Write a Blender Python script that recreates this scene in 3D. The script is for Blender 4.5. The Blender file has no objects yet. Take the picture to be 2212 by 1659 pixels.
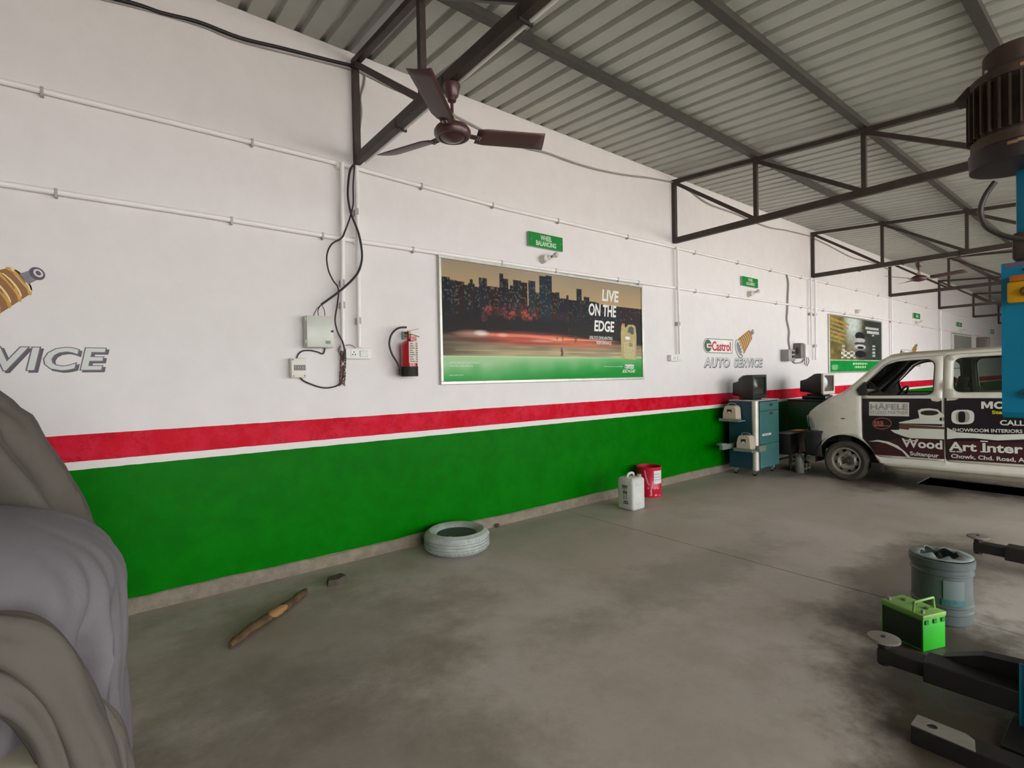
import bpy, bmesh, math, random
import numpy as np
from mathutils import Vector, Matrix
from mathutils.geometry import delaunay_2d_cdt

random.seed(7)
rng = np.random.RandomState(11)
SC = bpy.context.scene
COL = SC.collection
PI = math.pi

# ------------------------------------------------------------------ camera, world, light, exposure
FPX, YAW, PITCH, ROLL = 1113.49, math.radians(38.3732), math.radians(-0.7469), math.radians(-1.1)
IW, IH = 2212, 1659
D = 4.198                                    # distance of the long wall's face
CAM = Vector((0, 0, 1.5))
_fw = Vector((math.sin(YAW) * math.cos(PITCH), math.cos(YAW) * math.cos(PITCH), math.sin(PITCH)))
_r0 = Vector((math.cos(YAW), -math.sin(YAW), 0))
_u0 = _r0.cross(_fw)
_r = _r0 * math.cos(ROLL) + _u0 * math.sin(ROLL)
_u = _u0 * math.cos(ROLL) - _r0 * math.sin(ROLL)
cam_data = bpy.data.cameras.new('camera')
cam = bpy.data.objects.new('camera', cam_data)
COL.objects.link(cam)
cam_data.sensor_fit = 'HORIZONTAL'
cam_data.sensor_width = 36.0
cam_data.lens = 36.0 * FPX / IW
cam_data.clip_start = 0.05
cam_data.clip_end = 400
cam.matrix_world = Matrix(((_r.x, _u.x, -_fw.x, CAM.x), (_r.y, _u.y, -_fw.y, CAM.y), (_r.z, _u.z, -_fw.z, CAM.z), (0, 0, 0, 1)))
SC.camera = cam

world = bpy.data.worlds.new('hazy_sky')
SC.world = world
world.use_nodes = True
_bg = world.node_tree.nodes['Background']
_bg.inputs['Color'].default_value = (0.93, 0.97, 1.0, 1)
_bg.inputs['Strength'].default_value = 1.0

sun_data = bpy.data.lights.new('sun', 'SUN')
sun_data.energy = 2.5
sun_data.angle = math.radians(3)
sun_data.color = (1.0, 0.97, 0.93)
sun = bpy.data.objects.new('sun', sun_data)
COL.objects.link(sun)
sun.rotation_euler = (math.radians(-32), math.radians(8), 0)   # comes over the back wall, falls on the forecourt

vs = SC.view_settings
vs.view_transform = 'Standard'
vs.look = 'None'
vs.gamma = 1.0
vs.use_curve_mapping = False
vs.exposure = 2.95

X0, X1, YF = -8.0, 34.0, -4.6                # ends of the shed and its open front


def portal(cx, cy, cz, sx, sy, rot):
    l = bpy.data.lights.new('opening_portal', 'AREA')
    l.shape = 'RECTANGLE'
    l.size, l.size_y = sx, sy
    l.cycles.is_portal = True
    o = bpy.data.objects.new('opening_portal', l)
    COL.objects.link(o)
    o.location = (cx, cy, cz)
    o.rotation_euler = rot


FRONT_OPEN, FRONT_END = -1.5, 20.0            # open stretch of the front, its limits set to balance the light
portal((FRONT_OPEN + FRONT_END) / 2, YF - 0.1, 1.7, FRONT_END - FRONT_OPEN, 3.5, (PI / 2, 0, 0))


# ------------------------------------------------------------------ photo pixel -> point on a known surface
def ray(x, y):
    return _fw + _r * ((x - IW / 2) / FPX) - _u * ((y - IH / 2) / FPX)


def on_wall(x, y, d=D):
    v = ray(x, y)
    return CAM + v * (d / v.y)


def on_floor(x, y, z=0.0):
    v = ray(x, y)
    return CAM + v * ((z - CAM.z) / v.z)


def on_x(x, y, X):
    v = ray(x, y)
    return CAM + v * (X / v.x)


# ------------------------------------------------------------------ materials
def lin(c):
    out = []
    for k in c[:3]:
        k = k / 255.0
        out.append(k / 12.92 if k <= 0.04045 else ((k + 0.055) / 1.055) ** 2.4)
    return (out[0], out[1], out[2], 1.0)


_mats = {}


def M(name, rgb, rough=0.5, metal=0.0, var=0.12, vscale=5.0, bump=0.0, bscale=40.0, spec=0.5, emit=None, rgb2=None, coat=0.0):
    """procedural surface: base colour broken up by two noises, optional fine relief"""
    if name in _mats:
        return _mats[name]
    m = bpy.data.materials.new(name)
    m.use_nodes = True
    nt = m.node_tree
    b = nt.nodes['Principled BSDF']
    b.inputs['Roughness'].default_value = rough
    b.inputs['Metallic'].default_value = metal
    b.inputs['Specular IOR Level'].default_value = spec
    b.inputs['Coat Weight'].default_value = coat
    c = lin(rgb)
    tc = nt.nodes.new('ShaderNodeTexCoord')
    n1 = nt.nodes.new('ShaderNodeTexNoise')
    n1.inputs['Scale'].default_value = vscale
    n1.inputs['Detail'].default_value = 6
    n1.inputs['Roughness'].default_value = 0.65
    nt.links.new(tc.outputs['Object'], n1.inputs['Vector'])
    rp = nt.nodes.new('ShaderNodeValToRGB')
    rp.color_ramp.elements[0].position = 0.3
    rp.color_ramp.elements[1].position = 0.7
    c2 = lin(rgb2) if rgb2 else tuple(k * (1 - var) for k in c[:3]) + (1,)
    c1 = c if rgb2 else tuple(min(1, k * (1 + var)) for k in c[:3]) + (1,)
    rp.color_ramp.elements[0].color = c2
    rp.color_ramp.elements[1].color = c1
    nt.links.new(n1.outputs['Fac'], rp.inputs['Fac'])
    nt.links.new(rp.outputs['Color'], b.inputs['Base Color'])
    if bump:
        n2 = nt.nodes.new('ShaderNodeTexNoise')
        n2.inputs['Scale'].default_value = bscale
        n2.inputs['Detail'].default_value = 4
        nt.links.new(tc.outputs['Object'], n2.inputs['Vector'])
        bp = nt.nodes.new('ShaderNodeBump')
        bp.inputs['Strength'].default_value = bump
        bp.inputs['Distance'].default_value = 0.01
        nt.links.new(n2.outputs['Fac'], bp.inputs['Height'])
        nt.links.new(bp.outputs['Normal'], b.inputs['Normal'])
    if emit:
        b.inputs['Emission Color'].default_value = lin(emit[0])
        b.inputs['Emission Strength'].default_value = emit[1]
    _mats[name] = m
    return m


def M_print(name, rough=0.35):
    """flat print: colour comes from the mesh's own colour attribute"""
    if name in _mats:
        return _mats[name]
    m = bpy.data.materials.new(name)
    m.use_nodes = True
    nt = m.node_tree
    b = nt.nodes['Principled BSDF']
    b.inputs['Roughness'].default_value = rough
    b.inputs['Specular IOR Level'].default_value = 0.12
    a = nt.nodes.new('ShaderNodeAttribute')
    a.attribute_name = 'ink'
    nt.links.new(a.outputs['Color'], b.inputs['Base Color'])
    _mats[name] = m
    return m


def M_glass(name, tint=(200, 215, 205), refl=0.12, through=0.8):
    if name in _mats:
        return _mats[name]
    m = bpy.data.materials.new(name)
    m.use_nodes = True
    nt = m.node_tree
    nt.nodes.remove(nt.nodes['Principled BSDF'])
    out = nt.nodes['Material Output']
    tr = nt.nodes.new('ShaderNodeBsdfTransparent')
    tr.inputs['Color'].default_value = tuple(k * through for k in lin(tint)[:3]) + (1,)
    gl = nt.nodes.new('ShaderNodeBsdfGlossy')
    gl.inputs['Roughness'].default_value = 0.06
    lw = nt.nodes.new('ShaderNodeFresnel')
    lw.inputs['IOR'].default_value = 1.45
    mul = nt.nodes.new('ShaderNodeMath')
    mul.operation = 'ADD'
    mul.inputs[1].default_value = refl
    nt.links.new(lw.outputs['Fac'], mul.inputs[0])
    mx = nt.nodes.new('ShaderNodeMixShader')
    nt.links.new(mul.outputs[0], mx.inputs['Fac'])
    nt.links.new(tr.outputs[0], mx.inputs[1])
    nt.links.new(gl.outputs[0], mx.inputs[2])
    nt.links.new(mx.outputs[0], out.inputs['Surface'])
    _mats[name] = m
    return m


class NT:
    """small helper to write node maths"""
    def __init__(s, m):
        s.nt = m.node_tree

    def n(s, t, **kw):
        o = s.nt.nodes.new(t)
        for k, v in kw.items():
            setattr(o, k, v)
        return o

    def link(s, a, b):
        s.nt.links.new(a, b)

    def val(s, sock, v):
        if isinstance(v, (int, float)):
            sock.default_value = v
        elif isinstance(v, tuple):
            sock.default_value = v
        else:
            s.link(v, sock)

    def math(s, op, a, b=0.0, c=0.0):
        o = s.n('ShaderNodeMath', operation=op)
        s.val(o.inputs[0], a); s.val(o.inputs[1], b); s.val(o.inputs[2], c)
        return o.outputs[0]

    def noise(s, vec, scale, detail=5, rough=0.6):
        o = s.n('ShaderNodeTexNoise')
        s.link(vec, o.inputs['Vector'])
        o.inputs['Scale'].default_value = scale
        o.inputs['Detail'].default_value = detail
        o.inputs['Roughness'].default_value = rough
        return o.outputs['Fac']

    def ramp(s, f, p0, p1):
        o = s.n('ShaderNodeMapRange', interpolation_type='SMOOTHSTEP')
        s.val(o.inputs['Value'], f)
        o.inputs['From Min'].default_value = p0
        o.inputs['From Max'].default_value = p1
        return o.outputs['Result']

    def mix(s, f, a, b):
        o = s.n('ShaderNodeMix', data_type='RGBA')
        s.val(o.inputs[0], f); s.val(o.inputs[6], a); s.val(o.inputs[7], b)
        return o.outputs[2]


# ------------------------------------------------------------------ mesh building
ORG = {}


def catmull(pts, sub=6):
    P = [Vector(p) for p in pts]
    if len(P) < 3:
        return P
    out = []
    for i in range(len(P) - 1):
        p0 = P[max(i - 1, 0)]; p1 = P[i]; p2 = P[i + 1]; p3 = P[min(i + 2, len(P) - 1)]
        for k in range(sub):
            t = k / sub
            out.append(0.5 * ((2 * p1) + (p2 - p0) * t + (2 * p0 - 5 * p1 + 4 * p2 - p3) * t * t + (3 * p1 - p0 - 3 * p2 + p3) * t ** 3))
    out.append(P[-1])
    return out


class MB:
    def __init__(s):
        s.bm = bmesh.new()

    def box(s, c, size, rot=None, bev=0.0, seg=2):
        r = bmesh.ops.create_cube(s.bm, size=1.0)
        vs_ = r['verts']
        for v in vs_:
            v.co = Vector((v.co.x * size[0], v.co.y * size[1], v.co.z * size[2]))
        if bev > 0:
            es = list({e for v in vs_ for e in v.link_edges})
            rr = bmesh.ops.bevel(s.bm, geom=es, offset=bev, segments=seg, affect='EDGES', profile=0.5)
            vs_ = list({v for f in rr['faces'] for v in f.verts} | {v for v in vs_ if v.is_valid})
        R = rot.to_matrix() if hasattr(rot, 'to_matrix') else rot
        for v in vs_:
            v.co = (R @ v.co if R else v.co) + Vector(c)
        return s

    def bb(s, x0, x1, y0, y1, z0, z1, bev=0.0, seg=2):
        return s.box(((x0 + x1) / 2, (y0 + y1) / 2, (z0 + z1) / 2), (abs(x1 - x0), abs(y1 - y0), abs(z1 - z0)), None, bev, seg)

    def bar(s, p0, p1, w, h, up=(0, 0, 1), bev=0.0):
        """rectangular bar from p0 to p1, w across, h along up"""
        p0, p1 = Vector(p0), Vector(p1)
        d = p1 - p0
        L = d.length
        y = d.normalized()
        x = y.cross(Vector(up))
        if x.length < 1e-4:
            x = y.cross(Vector((1, 0, 0)))
        x.normalize()
        z = x.cross(y)
        R = Matrix((x, y, z)).transposed()
        return s.box((p0 + p1) / 2, (w, L, h), R, bev)

    def ring(s, c, x, y, r, n, ry=None):
        return [s.bm.verts.new(c + x * (math.cos(2 * PI * k / n) * r) + y * (math.sin(2 * PI * k / n) * (ry or r))) for k in range(n)]

    def skin(s, A, B):
        n = len(A)
        for k in range(n):
            try:
                s.bm.faces.new((A[k], A[(k + 1) % n], B[(k + 1) % n], B[k]))
            except ValueError:
                pass

    def cyl(s, p0, p1, r, r1=None, n=16, cap=True):
        p0, p1 = Vector(p0), Vector(p1)
        d = (p1 - p0).normalized()
        x = d.orthogonal().normalized()
        y = d.cross(x)
        A = s.ring(p0, x, y, r, n)
        B = s.ring(p1, x, y, r if r1 is None else r1, n)
        s.skin(A, B)
        if cap:
            s.bm.faces.new(list(reversed(A)))
            s.bm.faces.new(B)
        return s

    def tube(s, pts, r, n=8, smooth=0, closed=False):
        P = catmull(pts, smooth) if smooth else [Vector(p) for p in pts]
        rings = []
        prev = None
        m = len(P)
        for i in range(m):
            if closed:
                t = (P[(i + 1) % m] - P[i - 1]).normalized()
            else:
                t = (P[min(i + 1, m - 1)] - P[max(i - 1, 0)]).normalized()
            x = t.orthogonal().normalized() if prev is None else (prev - t * prev.dot(t))
            if x.length < 1e-5:
                x = t.orthogonal()
            x.normalize()
            prev = x
            rr = r[i * (len(r) - 1) // max(m - 1, 1)] if isinstance(r, (list, tuple)) else r
            rings.append(s.ring(P[i], x, t.cross(x), rr, n))
        for a, b in zip(rings, rings[1:]):
            s.skin(a, b)
        if closed:
            s.skin(rings[-1], rings[0])
        else:
            s.bm.faces.new(list(reversed(rings[0])))
            s.bm.faces.new(rings[-1])
        return s

    def lathe(s, prof, c=(0, 0, 0), axis=(0, 0, 1), n=32, closed=False):
        """prof: (radius, height) along axis"""
        c = Vector(c)
        d = Vector(axis).normalized()
        x = d.orthogonal().normalized()
        y = d.cross(x)
        rings = []
        for r, h in prof:
            rings.append(s.ring(c + d * h, x, y, max(r, 1e-4), n))
        for a, b in zip(rings, rings[1:]):
            s.skin(a, b)
        if closed:
            s.skin(rings[-1], rings[0])
        else:
            if prof[0][0] > 1e-3:
                s.bm.faces.new(list(reversed(rings[0])))
            if prof[-1][0] > 1e-3:
                s.bm.faces.new(rings[-1])
        return s

    def sphere(s, c, r, sc=(1, 1, 1), n=16):
        rr = bmesh.ops.create_uvsphere(s.bm, u_segments=n, v_segments=max(6, n // 2), radius=r)
        for v in rr['verts']:
            v.co = Vector((v.co.x * sc[0], v.co.y * sc[1], v.co.z * sc[2])) + Vector(c)
        return s

    def prism(s, poly, f0, f1):
        """poly: 2-D outline; f0/f1 map a 2-D point to the two end faces"""
        A = [s.bm.verts.new(Vector(f0(*p))) for p in poly]
        B = [s.bm.verts.new(Vector(f1(*p))) for p in poly]
        n = len(A)
        for k in range(n):
            s.bm.faces.new((A[k], A[(k + 1) % n], B[(k + 1) % n], B[k]))
        s.bm.faces.new(list(reversed(A)))
        s.bm.faces.new(B)
        return s

    def grid(s, rows, closed_u=False):
        V = [[s.bm.verts.new(Vector(p)) for p in r] for r in rows]
        for a, b in zip(V, V[1:]):
            m = len(a)
            for k in range(m if closed_u else m - 1):
                s.bm.faces.new((a[k], a[(k + 1) % m], b[(k + 1) % m], b[k]))
        return s

    def tris(s, verts, faces):
        V = [s.bm.verts.new(Vector(p)) for p in verts]
        for f in faces:
            try:
                s.bm.faces.new([V[k] for k in f])
            except ValueError:
                pass
        return s

    def build(s, name, mat, parent=None, smooth=35, org=None, recalc=True, solid=0.0):
        if recalc:
            bmesh.ops.recalc_face_normals(s.bm, faces=s.bm.faces[:])
        o0 = Vector(org) if org is not None else ORG.get(parent, Vector((0, 0, 0)))
        if o0.length > 0:
            bmesh.ops.translate(s.bm, verts=s.bm.verts[:], vec=-o0)
        me = bpy.data.meshes.new(name)
        s.bm.to_mesh(me)
        s.bm.free()
        if mat:
            me.materials.append(mat)
        if smooth:
            me.polygons.foreach_set('use_smooth', [True] * len(me.polygons))
            me.set_sharp_from_angle(angle=math.radians(smooth))
        ob = bpy.data.objects.new(name, me)
        COL.objects.link(ob)
        if parent is not None:
            ob.parent = parent
            ORG[ob] = o0 if org is None else Vector((0, 0, 0))
        elif org is not None:
            ob.location = org
            ORG[ob] = Vector(org)
        if solid:
            md = ob.modifiers.new('thickness', 'SOLIDIFY')
            md.thickness = solid
            md.offset = 0.0
        return ob


def tag(o, label, cat, group=None):
    o['label'] = label
    o['category'] = cat
    if group:
        o['group'] = group
    return o


def struct(o):
    o['kind'] = 'structure'
    return o


def thing(name, label, cat, loc=(0, 0, 0), rotz=0.0, group=None, local=False):
    o = bpy.data.objects.new(name, None)
    COL.objects.link(o)
    o.empty_display_size = 0.1
    o.location = loc
    o.rotation_euler = (0, 0, rotz)
    ORG[o] = Vector((0, 0, 0)) if (local or rotz) else Vector(loc)
    return tag(o, label, cat, group)


def dup(root, loc, rotz=None, label=None, name=None):
    """copy of a thing with its parts and sub-parts"""
    r = root.copy()
    COL.objects.link(r)
    r.location = loc
    if rotz is not None:
        r.rotation_euler = (0, 0, rotz)
    if label:
        r['label'] = label

    def kids(a, b):
        for ch in list(a.children):
            c = ch.copy()
            COL.objects.link(c)
            c.parent = b
            kids(ch, c)
    kids(root, r)
    return r


def label_part(o, label):
    o['label'] = label
    return o


# ---- flat panels with holes
def in_poly(p, poly):
    x, y = p
    c = False
    n = len(poly)
    j = n - 1
    for i in range(n):
        xi, yi = poly[i]; xj, yj = poly[j]
        if (yi > y) != (yj > y) and x < (xj - xi) * (y - yi) / (yj - yi) + xi:
            c = not c
        j = i
    return c


def rounded(poly, r, n=5):
    out = []
    m = len(poly)
    for i in range(m):
        p = Vector(poly[i]); a = Vector(poly[i - 1]); b = Vector(poly[(i + 1) % m])
        d0 = (a - p); d1 = (b - p)
        rr = min(r, d0.length * 0.45, d1.length * 0.45)
        q0 = p + d0.normalized() * rr; q1 = p + d1.normalized() * rr
        for k in range(n + 1):
            t = k / n
            q = q0 * (1 - t) ** 2 + p * (2 * t * (1 - t)) + q1 * t * t
            out.append((q.x, q.y))
    return out


def densify(poly, step):
    out = []
    for i in range(len(poly)):
        a = poly[i]; b = poly[(i + 1) % len(poly)]
        L = math.hypot(b[0] - a[0], b[1] - a[1])
        k = max(1, int(L / step))
        for j in range(k):
            t = j / k
            out.append((a[0] + (b[0] - a[0]) * t, a[1] + (b[1] - a[1]) * t))
    return out


def sheet(outline, holes=(), step=0.08):
    """triangulated 2-D sheet -> (verts2d, tris)"""
    vs2, es = [], []
    loops = [densify(outline, step)] + [densify(h, step) for h in holes]
    for lp in loops:
        b = len(vs2)
        vs2 += [Vector(p) for p in lp]
        es += [(b + k, b + (k + 1) % len(lp)) for k in range(len(lp))]
    xs = [p[0] for p in loops[0]]; ys = [p[1] for p in loops[0]]
    gx = np.arange(min(xs) + step / 2, max(xs), step)
    gy = np.arange(min(ys) + step / 2, max(ys), step)
    for i, a in enumerate(gx):
        for b_ in gy:
            p = (float(a), float(b_))
            if in_poly(p, loops[0]) and not any(in_poly(p, h) for h in loops[1:]):
                vs2.append(Vector(p))
    v, e, f, *_ = delaunay_2d_cdt(vs2, es, [], 0, 1e-5)
    keep = []
    for t in f:
        c = (sum(v[k].x for k in t) / len(t), sum(v[k].y for k in t) / len(t))
        if in_poly(c, loops[0]) and not any(in_poly(c, h) for h in loops[1:]):
            keep.append(list(t))
    return [(p.x, p.y) for p in v], keep


def sheet_mb(outline, holes, fn, step=0.08):
    v, f = sheet(outline, holes, step)
    return MB().tris([fn(*p) for p in v], f)


# ---- lettering from Blender's own font
_txt = {}


def text_geo(s, offset=0.0, shear=0.0, space=1.0):
    key = (s, offset, shear, space)
    if key in _txt:
        return _txt[key]
    cu = bpy.data.curves.new('lettering', 'FONT')
    cu.body = s
    cu.offset = offset
    cu.shear = shear
    cu.space_character = space
    cu.resolution_u = 3
    ob = bpy.data.objects.new('lettering_source', cu)
    me = bpy.data.meshes.new_from_object(ob)
    v = [(p.co.x, p.co.y) for p in me.vertices]
    f = [list(p.vertices) for p in me.polygons]
    bpy.data.objects.remove(ob)
    bpy.data.curves.remove(cu)
    bpy.data.meshes.remove(me)
    _txt[key] = (v, f)
    return v, f


def letters(s, mapper, mat, parent, name='lettering', offset=0.0, shear=0.0, space=1.0, ref=None):
    """mapper(u, v): u, v run 0..1 over the lettering's own box"""
    v, f = text_geo(s, offset, shear, space)
    rv = v if ref is None else text_geo(s, ref, shear, space)[0]
    x0 = min(p[0] for p in rv); x1 = max(p[0] for p in rv)
    y0 = min(p[1] for p in rv); y1 = max(p[1] for p in rv)
    mb = MB().tris([mapper((p[0] - x0) / (x1 - x0), (p[1] - y0) / (y1 - y0)) for p in v], f)
    return mb.build(name, mat, parent, smooth=0, recalc=False)


def wall_box_map(x0, x1, z0, z1, y):
    return lambda u, v: (x0 + (x1 - x0) * u, y, z0 + (z1 - z0) * v)


def px_box(a, b, y=D):
    """photo pixels of a box's lower-left and upper-right corner -> x0, x1, z0, z1 on the plane y"""
    p, q = on_wall(*a, d=y), on_wall(*b, d=y)
    return p.x, q.x, p.z, q.z


def painted_panel(x0, x1, z0, z1, y, nx, ny, fn, mat, name, parent):
    """flat printed panel; fn(X, Z arrays in 0..1) -> sRGB array, stored as mesh colour"""
    U, V = np.meshgrid(np.linspace(0, 1, nx), np.linspace(0, 1, ny))
    rgb = np.clip(fn(U, V), 0, 255) / 255.0
    L = np.where(rgb <= 0.04045, rgb / 12.92, ((rgb + 0.055) / 1.055) ** 2.4)
    co = np.zeros((ny, nx, 3))
    org = ORG.get(parent, Vector((0, 0, 0)))
    co[..., 0] = x0 + (x1 - x0) * U - org.x
    co[..., 1] = y - org.y
    co[..., 2] = z0 + (z1 - z0) * V - org.z
    idx = np.arange(nx * ny).reshape(ny, nx)
    F = np.stack([idx[:-1, :-1], idx[:-1, 1:], idx[1:, 1:], idx[1:, :-1]], -1).reshape(-1, 4)
    me = bpy.data.meshes.new(name)
    me.from_pydata(co.reshape(-1, 3).tolist(), [], F.tolist())
    at = me.color_attributes.new('ink', 'FLOAT_COLOR', 'POINT')
    at.data.foreach_set('color', np.concatenate([L.reshape(-1, 3), np.ones((nx * ny, 1))], 1).astype(np.float32).ravel())
    me.materials.append(mat)
    ob = bpy.data.objects.new(name, me)
    COL.objects.link(ob)
    ob.parent = parent
    ORG[ob] = org
    return ob

# ================================================================== THE SHED
def wall_material():
    m = bpy.data.materials.new('painted_plaster')
    m.use_nodes = True
    t = NT(m)
    b = m.node_tree.nodes['Principled BSDF']
    pos = t.n('ShaderNodeTexCoord').outputs['Object']
    sep = t.n('ShaderNodeSeparateXYZ')
    t.link(pos, sep.inputs[0])
    z = t.math('ADD', sep.outputs['Z'], t.math('MULTIPLY', t.math('SUBTRACT', t.noise(pos, 9, 3), 0.5), 0.008))
    big = t.noise(pos, 0.9, 4)
    mid = t.noise(pos, 4.5, 6, 0.7)
    fine = t.noise(pos, 28, 5, 0.7)
    white = t.mix(t.ramp(mid, 0.25, 0.75), lin((224, 217, 215)), lin((229, 223, 221)))
    white = t.mix(t.math('MULTIPLY', t.ramp(big, 0.45, 0.75), 0.15), white, lin((216, 209, 208)))
    red = t.mix(t.ramp(mid, 0.38, 0.62), lin((196, 4, 30)), lin((206, 34, 58)))
    red = t.mix(t.math('MULTIPLY', t.ramp(fine, 0.66, 0.72), 0.5), red, lin((130, 20, 28)))
    green = t.mix(t.ramp(mid, 0.3, 0.7), lin((0, 100, 0)), lin((0, 112, 2)))
    crack = t.math('MULTIPLY', t.math('LESS_THAN', t.math('ABSOLUTE', t.math('SUBTRACT', t.noise(pos, 2.6, 8, 0.72), 0.5)), 0.007), t.ramp(big, 0.42, 0.5))
    red = t.mix(t.math('MULTIPLY', crack, 0.45), red, lin((104, 12, 22)))
    scuff = t.math('MULTIPLY', t.ramp(t.noise(pos, 14, 6, 0.75), 0.70, 0.78), 0.5)
    green = t.mix(scuff, green, lin((70, 150, 90)))
    cement = t.mix(t.ramp(fine, 0.3, 0.7), lin((128, 118, 104)), lin((152, 142, 126)))
    c = t.mix(t.math('GREATER_THAN', z, 0.094), cement, green)
    c = t.mix(t.math('GREATER_THAN', z, 0.975), c, lin((226, 218, 214)))
    c = t.mix(t.math('GREATER_THAN', z, 1.026), c, red)
    c = t.mix(t.math('GREATER_THAN', z, 1.194), c, white)
    t.link(c, b.inputs['Base Color'])
    isw = t.math('GREATER_THAN', z, 1.194)
    t.link(t.math('ADD', t.math('MULTIPLY', isw, 0.22), t.math('ADD', 0.30, t.math('MULTIPLY', mid, 0.15))), b.inputs['Roughness'])
    bp = t.n('ShaderNodeBump')
    b.inputs['Specular IOR Level'].default_value = 0.06
    bp.inputs['Strength'].default_value = 0.12
    bp.inputs['Distance'].default_value = 0.02
    t.link(t.math('ADD', t.math('MULTIPLY', mid, 0.4), t.math('MULTIPLY', fine, 0.12)), bp.inputs['Height'])
    t.link(bp.outputs['Normal'], b.inputs['Normal'])
    return m


WALL_MAT = wall_material()
wall_back = struct(MB().bb(X0, X1, D, D + 0.23, -0.2, 4.235).build('wall_back', WALL_MAT, smooth=0))
plain_wall = M('lime_washed_plaster', (222, 216, 210), 0.6, var=0.05, bump=0.1)
struct(MB().bb(X0 - 0.2, X0, YF, D + 0.23, -0.2, 4.2).build('wall_left', WALL_MAT, smooth=0))
struct(MB().bb(X0 - 0.2, FRONT_OPEN, YF - 0.2, YF, -0.2, 3.5).bb(FRONT_END, X1, YF - 0.2, YF, -0.2, 3.5).build('wall_front_unseen', plain_wall, smooth=0))  # unseen wall; far piece added to cut the light on the far stretch
struct(MB().bb(X1, X1 + 0.2, YF - 0.2, D + 0.23, -0.2, 4.2).build('wall_right_added', plain_wall, smooth=0))  # unseen end wall, added to dim the far stretch

# rough cement skirting along the foot of the wall
cement = M('rough_cement', (128, 117, 100), 0.85, var=0.25, vscale=14, bump=0.5, bscale=70)
rows = []
xs_ = np.arange(X0, X1 + 0.01, 0.1)
top, bot = [], []
for i, x in enumerate(xs_):
    zt = 0.094 + 0.006 * math.sin(x * 3.1) + rng.uniform(-0.004, 0.004)
    yo = D - 0.018 + rng.uniform(-0.003, 0.003)
    rows.append([(x, D, zt + 0.004), (x, yo + 0.006, zt), (x, yo, zt - 0.01), (x, yo - 0.006, 0.0), (x, yo - 0.008, -0.02)])
struct(MB().grid(rows).build('baseboard_back', cement, smooth=50))


def floor_material():
    m = bpy.data.materials.new('stained_concrete')
    m.use_nodes = True
    t = NT(m)
    b = m.node_tree.nodes['Principled BSDF']
    pos = t.n('ShaderNodeNewGeometry').outputs['Position']
    big = t.noise(pos, 0.55, 4, 0.6)
    mid = t.noise(pos, 2.2, 7, 0.68)
    fine = t.noise(pos, 16, 6, 0.75)
    spk = t.noise(pos, 60, 3, 0.8)
    c = t.mix(t.ramp(mid, 0.32, 0.68), lin((158, 147, 134)), lin((176, 167, 157)))
    c = t.mix(t.math('MULTIPLY', t.ramp(big, 0.42, 0.68), 0.4), c, lin((146, 135, 117)))
    c = t.mix(t.math('MULTIPLY', t.ramp(fine, 0.55, 0.75), 0.3), c, lin((128, 119, 106)))
    c = t.mix(t.math('MULTIPLY', t.ramp(spk, 0.68, 0.76), 0.35), c, lin((168, 160, 146)))
    # oil stains around the lift and bay; under the van, painted shadow and dirt
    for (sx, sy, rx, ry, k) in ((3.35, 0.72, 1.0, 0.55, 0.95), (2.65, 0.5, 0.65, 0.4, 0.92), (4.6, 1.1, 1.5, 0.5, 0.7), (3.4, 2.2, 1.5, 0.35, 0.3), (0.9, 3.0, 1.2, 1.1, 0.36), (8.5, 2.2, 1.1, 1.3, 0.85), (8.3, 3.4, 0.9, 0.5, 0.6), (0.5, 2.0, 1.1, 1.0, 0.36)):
        sep = t.n('ShaderNodeSeparateXYZ')
        t.link(pos, sep.inputs[0])
        dx = t.math('DIVIDE', t.math('SUBTRACT', sep.outputs['X'], sx), rx)
        dy = t.math('DIVIDE', t.math('SUBTRACT', sep.outputs['Y'], sy), ry)
        d = t.math('SQRT', t.math('ADD', t.math('MULTIPLY', dx, dx), t.math('MULTIPLY', dy, dy)))
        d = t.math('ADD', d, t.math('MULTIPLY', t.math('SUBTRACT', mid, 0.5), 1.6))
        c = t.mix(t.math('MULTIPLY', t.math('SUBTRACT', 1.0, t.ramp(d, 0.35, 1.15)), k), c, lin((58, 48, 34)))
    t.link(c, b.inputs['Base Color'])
    t.link(t.math('ADD', 0.36, t.math('MULTIPLY', mid, 0.3)), b.inputs['Roughness'])
    bp = t.n('ShaderNodeBump')
    bp.inputs['Strength'].default_value = 0.25
    bp.inputs['Distance'].default_value = 0.01
    t.link(t.math('ADD', fine, t.math('MULTIPLY', spk, 0.3)), bp.inputs['Height'])
    t.link(bp.outputs['Normal'], b.inputs['Normal'])
    return m


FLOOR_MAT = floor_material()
JX = 4.005                                        # expansion joint across the bay
PX0, PX1, PY0, PY1 = 8.36, 9.0, -3.0, 2.02        # inspection pit under the van
sub = MB()
for r_ in ((X0, PX0, YF, D), (PX1, X1, YF, D), (PX0, PX1, PY1, D), (PX0, PX1, YF, PY0)):
    sub.bb(r_[0], r_[1], r_[2], r_[3], -0.3, -0.012)
floor = struct(sub.build('floor', M('joint_dirt', (46, 40, 32), 0.9), smooth=0))


def slab(rects):
    mb = MB()
    for a in rects:
        mb.bb(a[0], a[1], a[2], a[3], -0.06, 0.0)
    return mb.build('floor_slab', FLOOR_MAT, floor, smooth=0)


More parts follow.
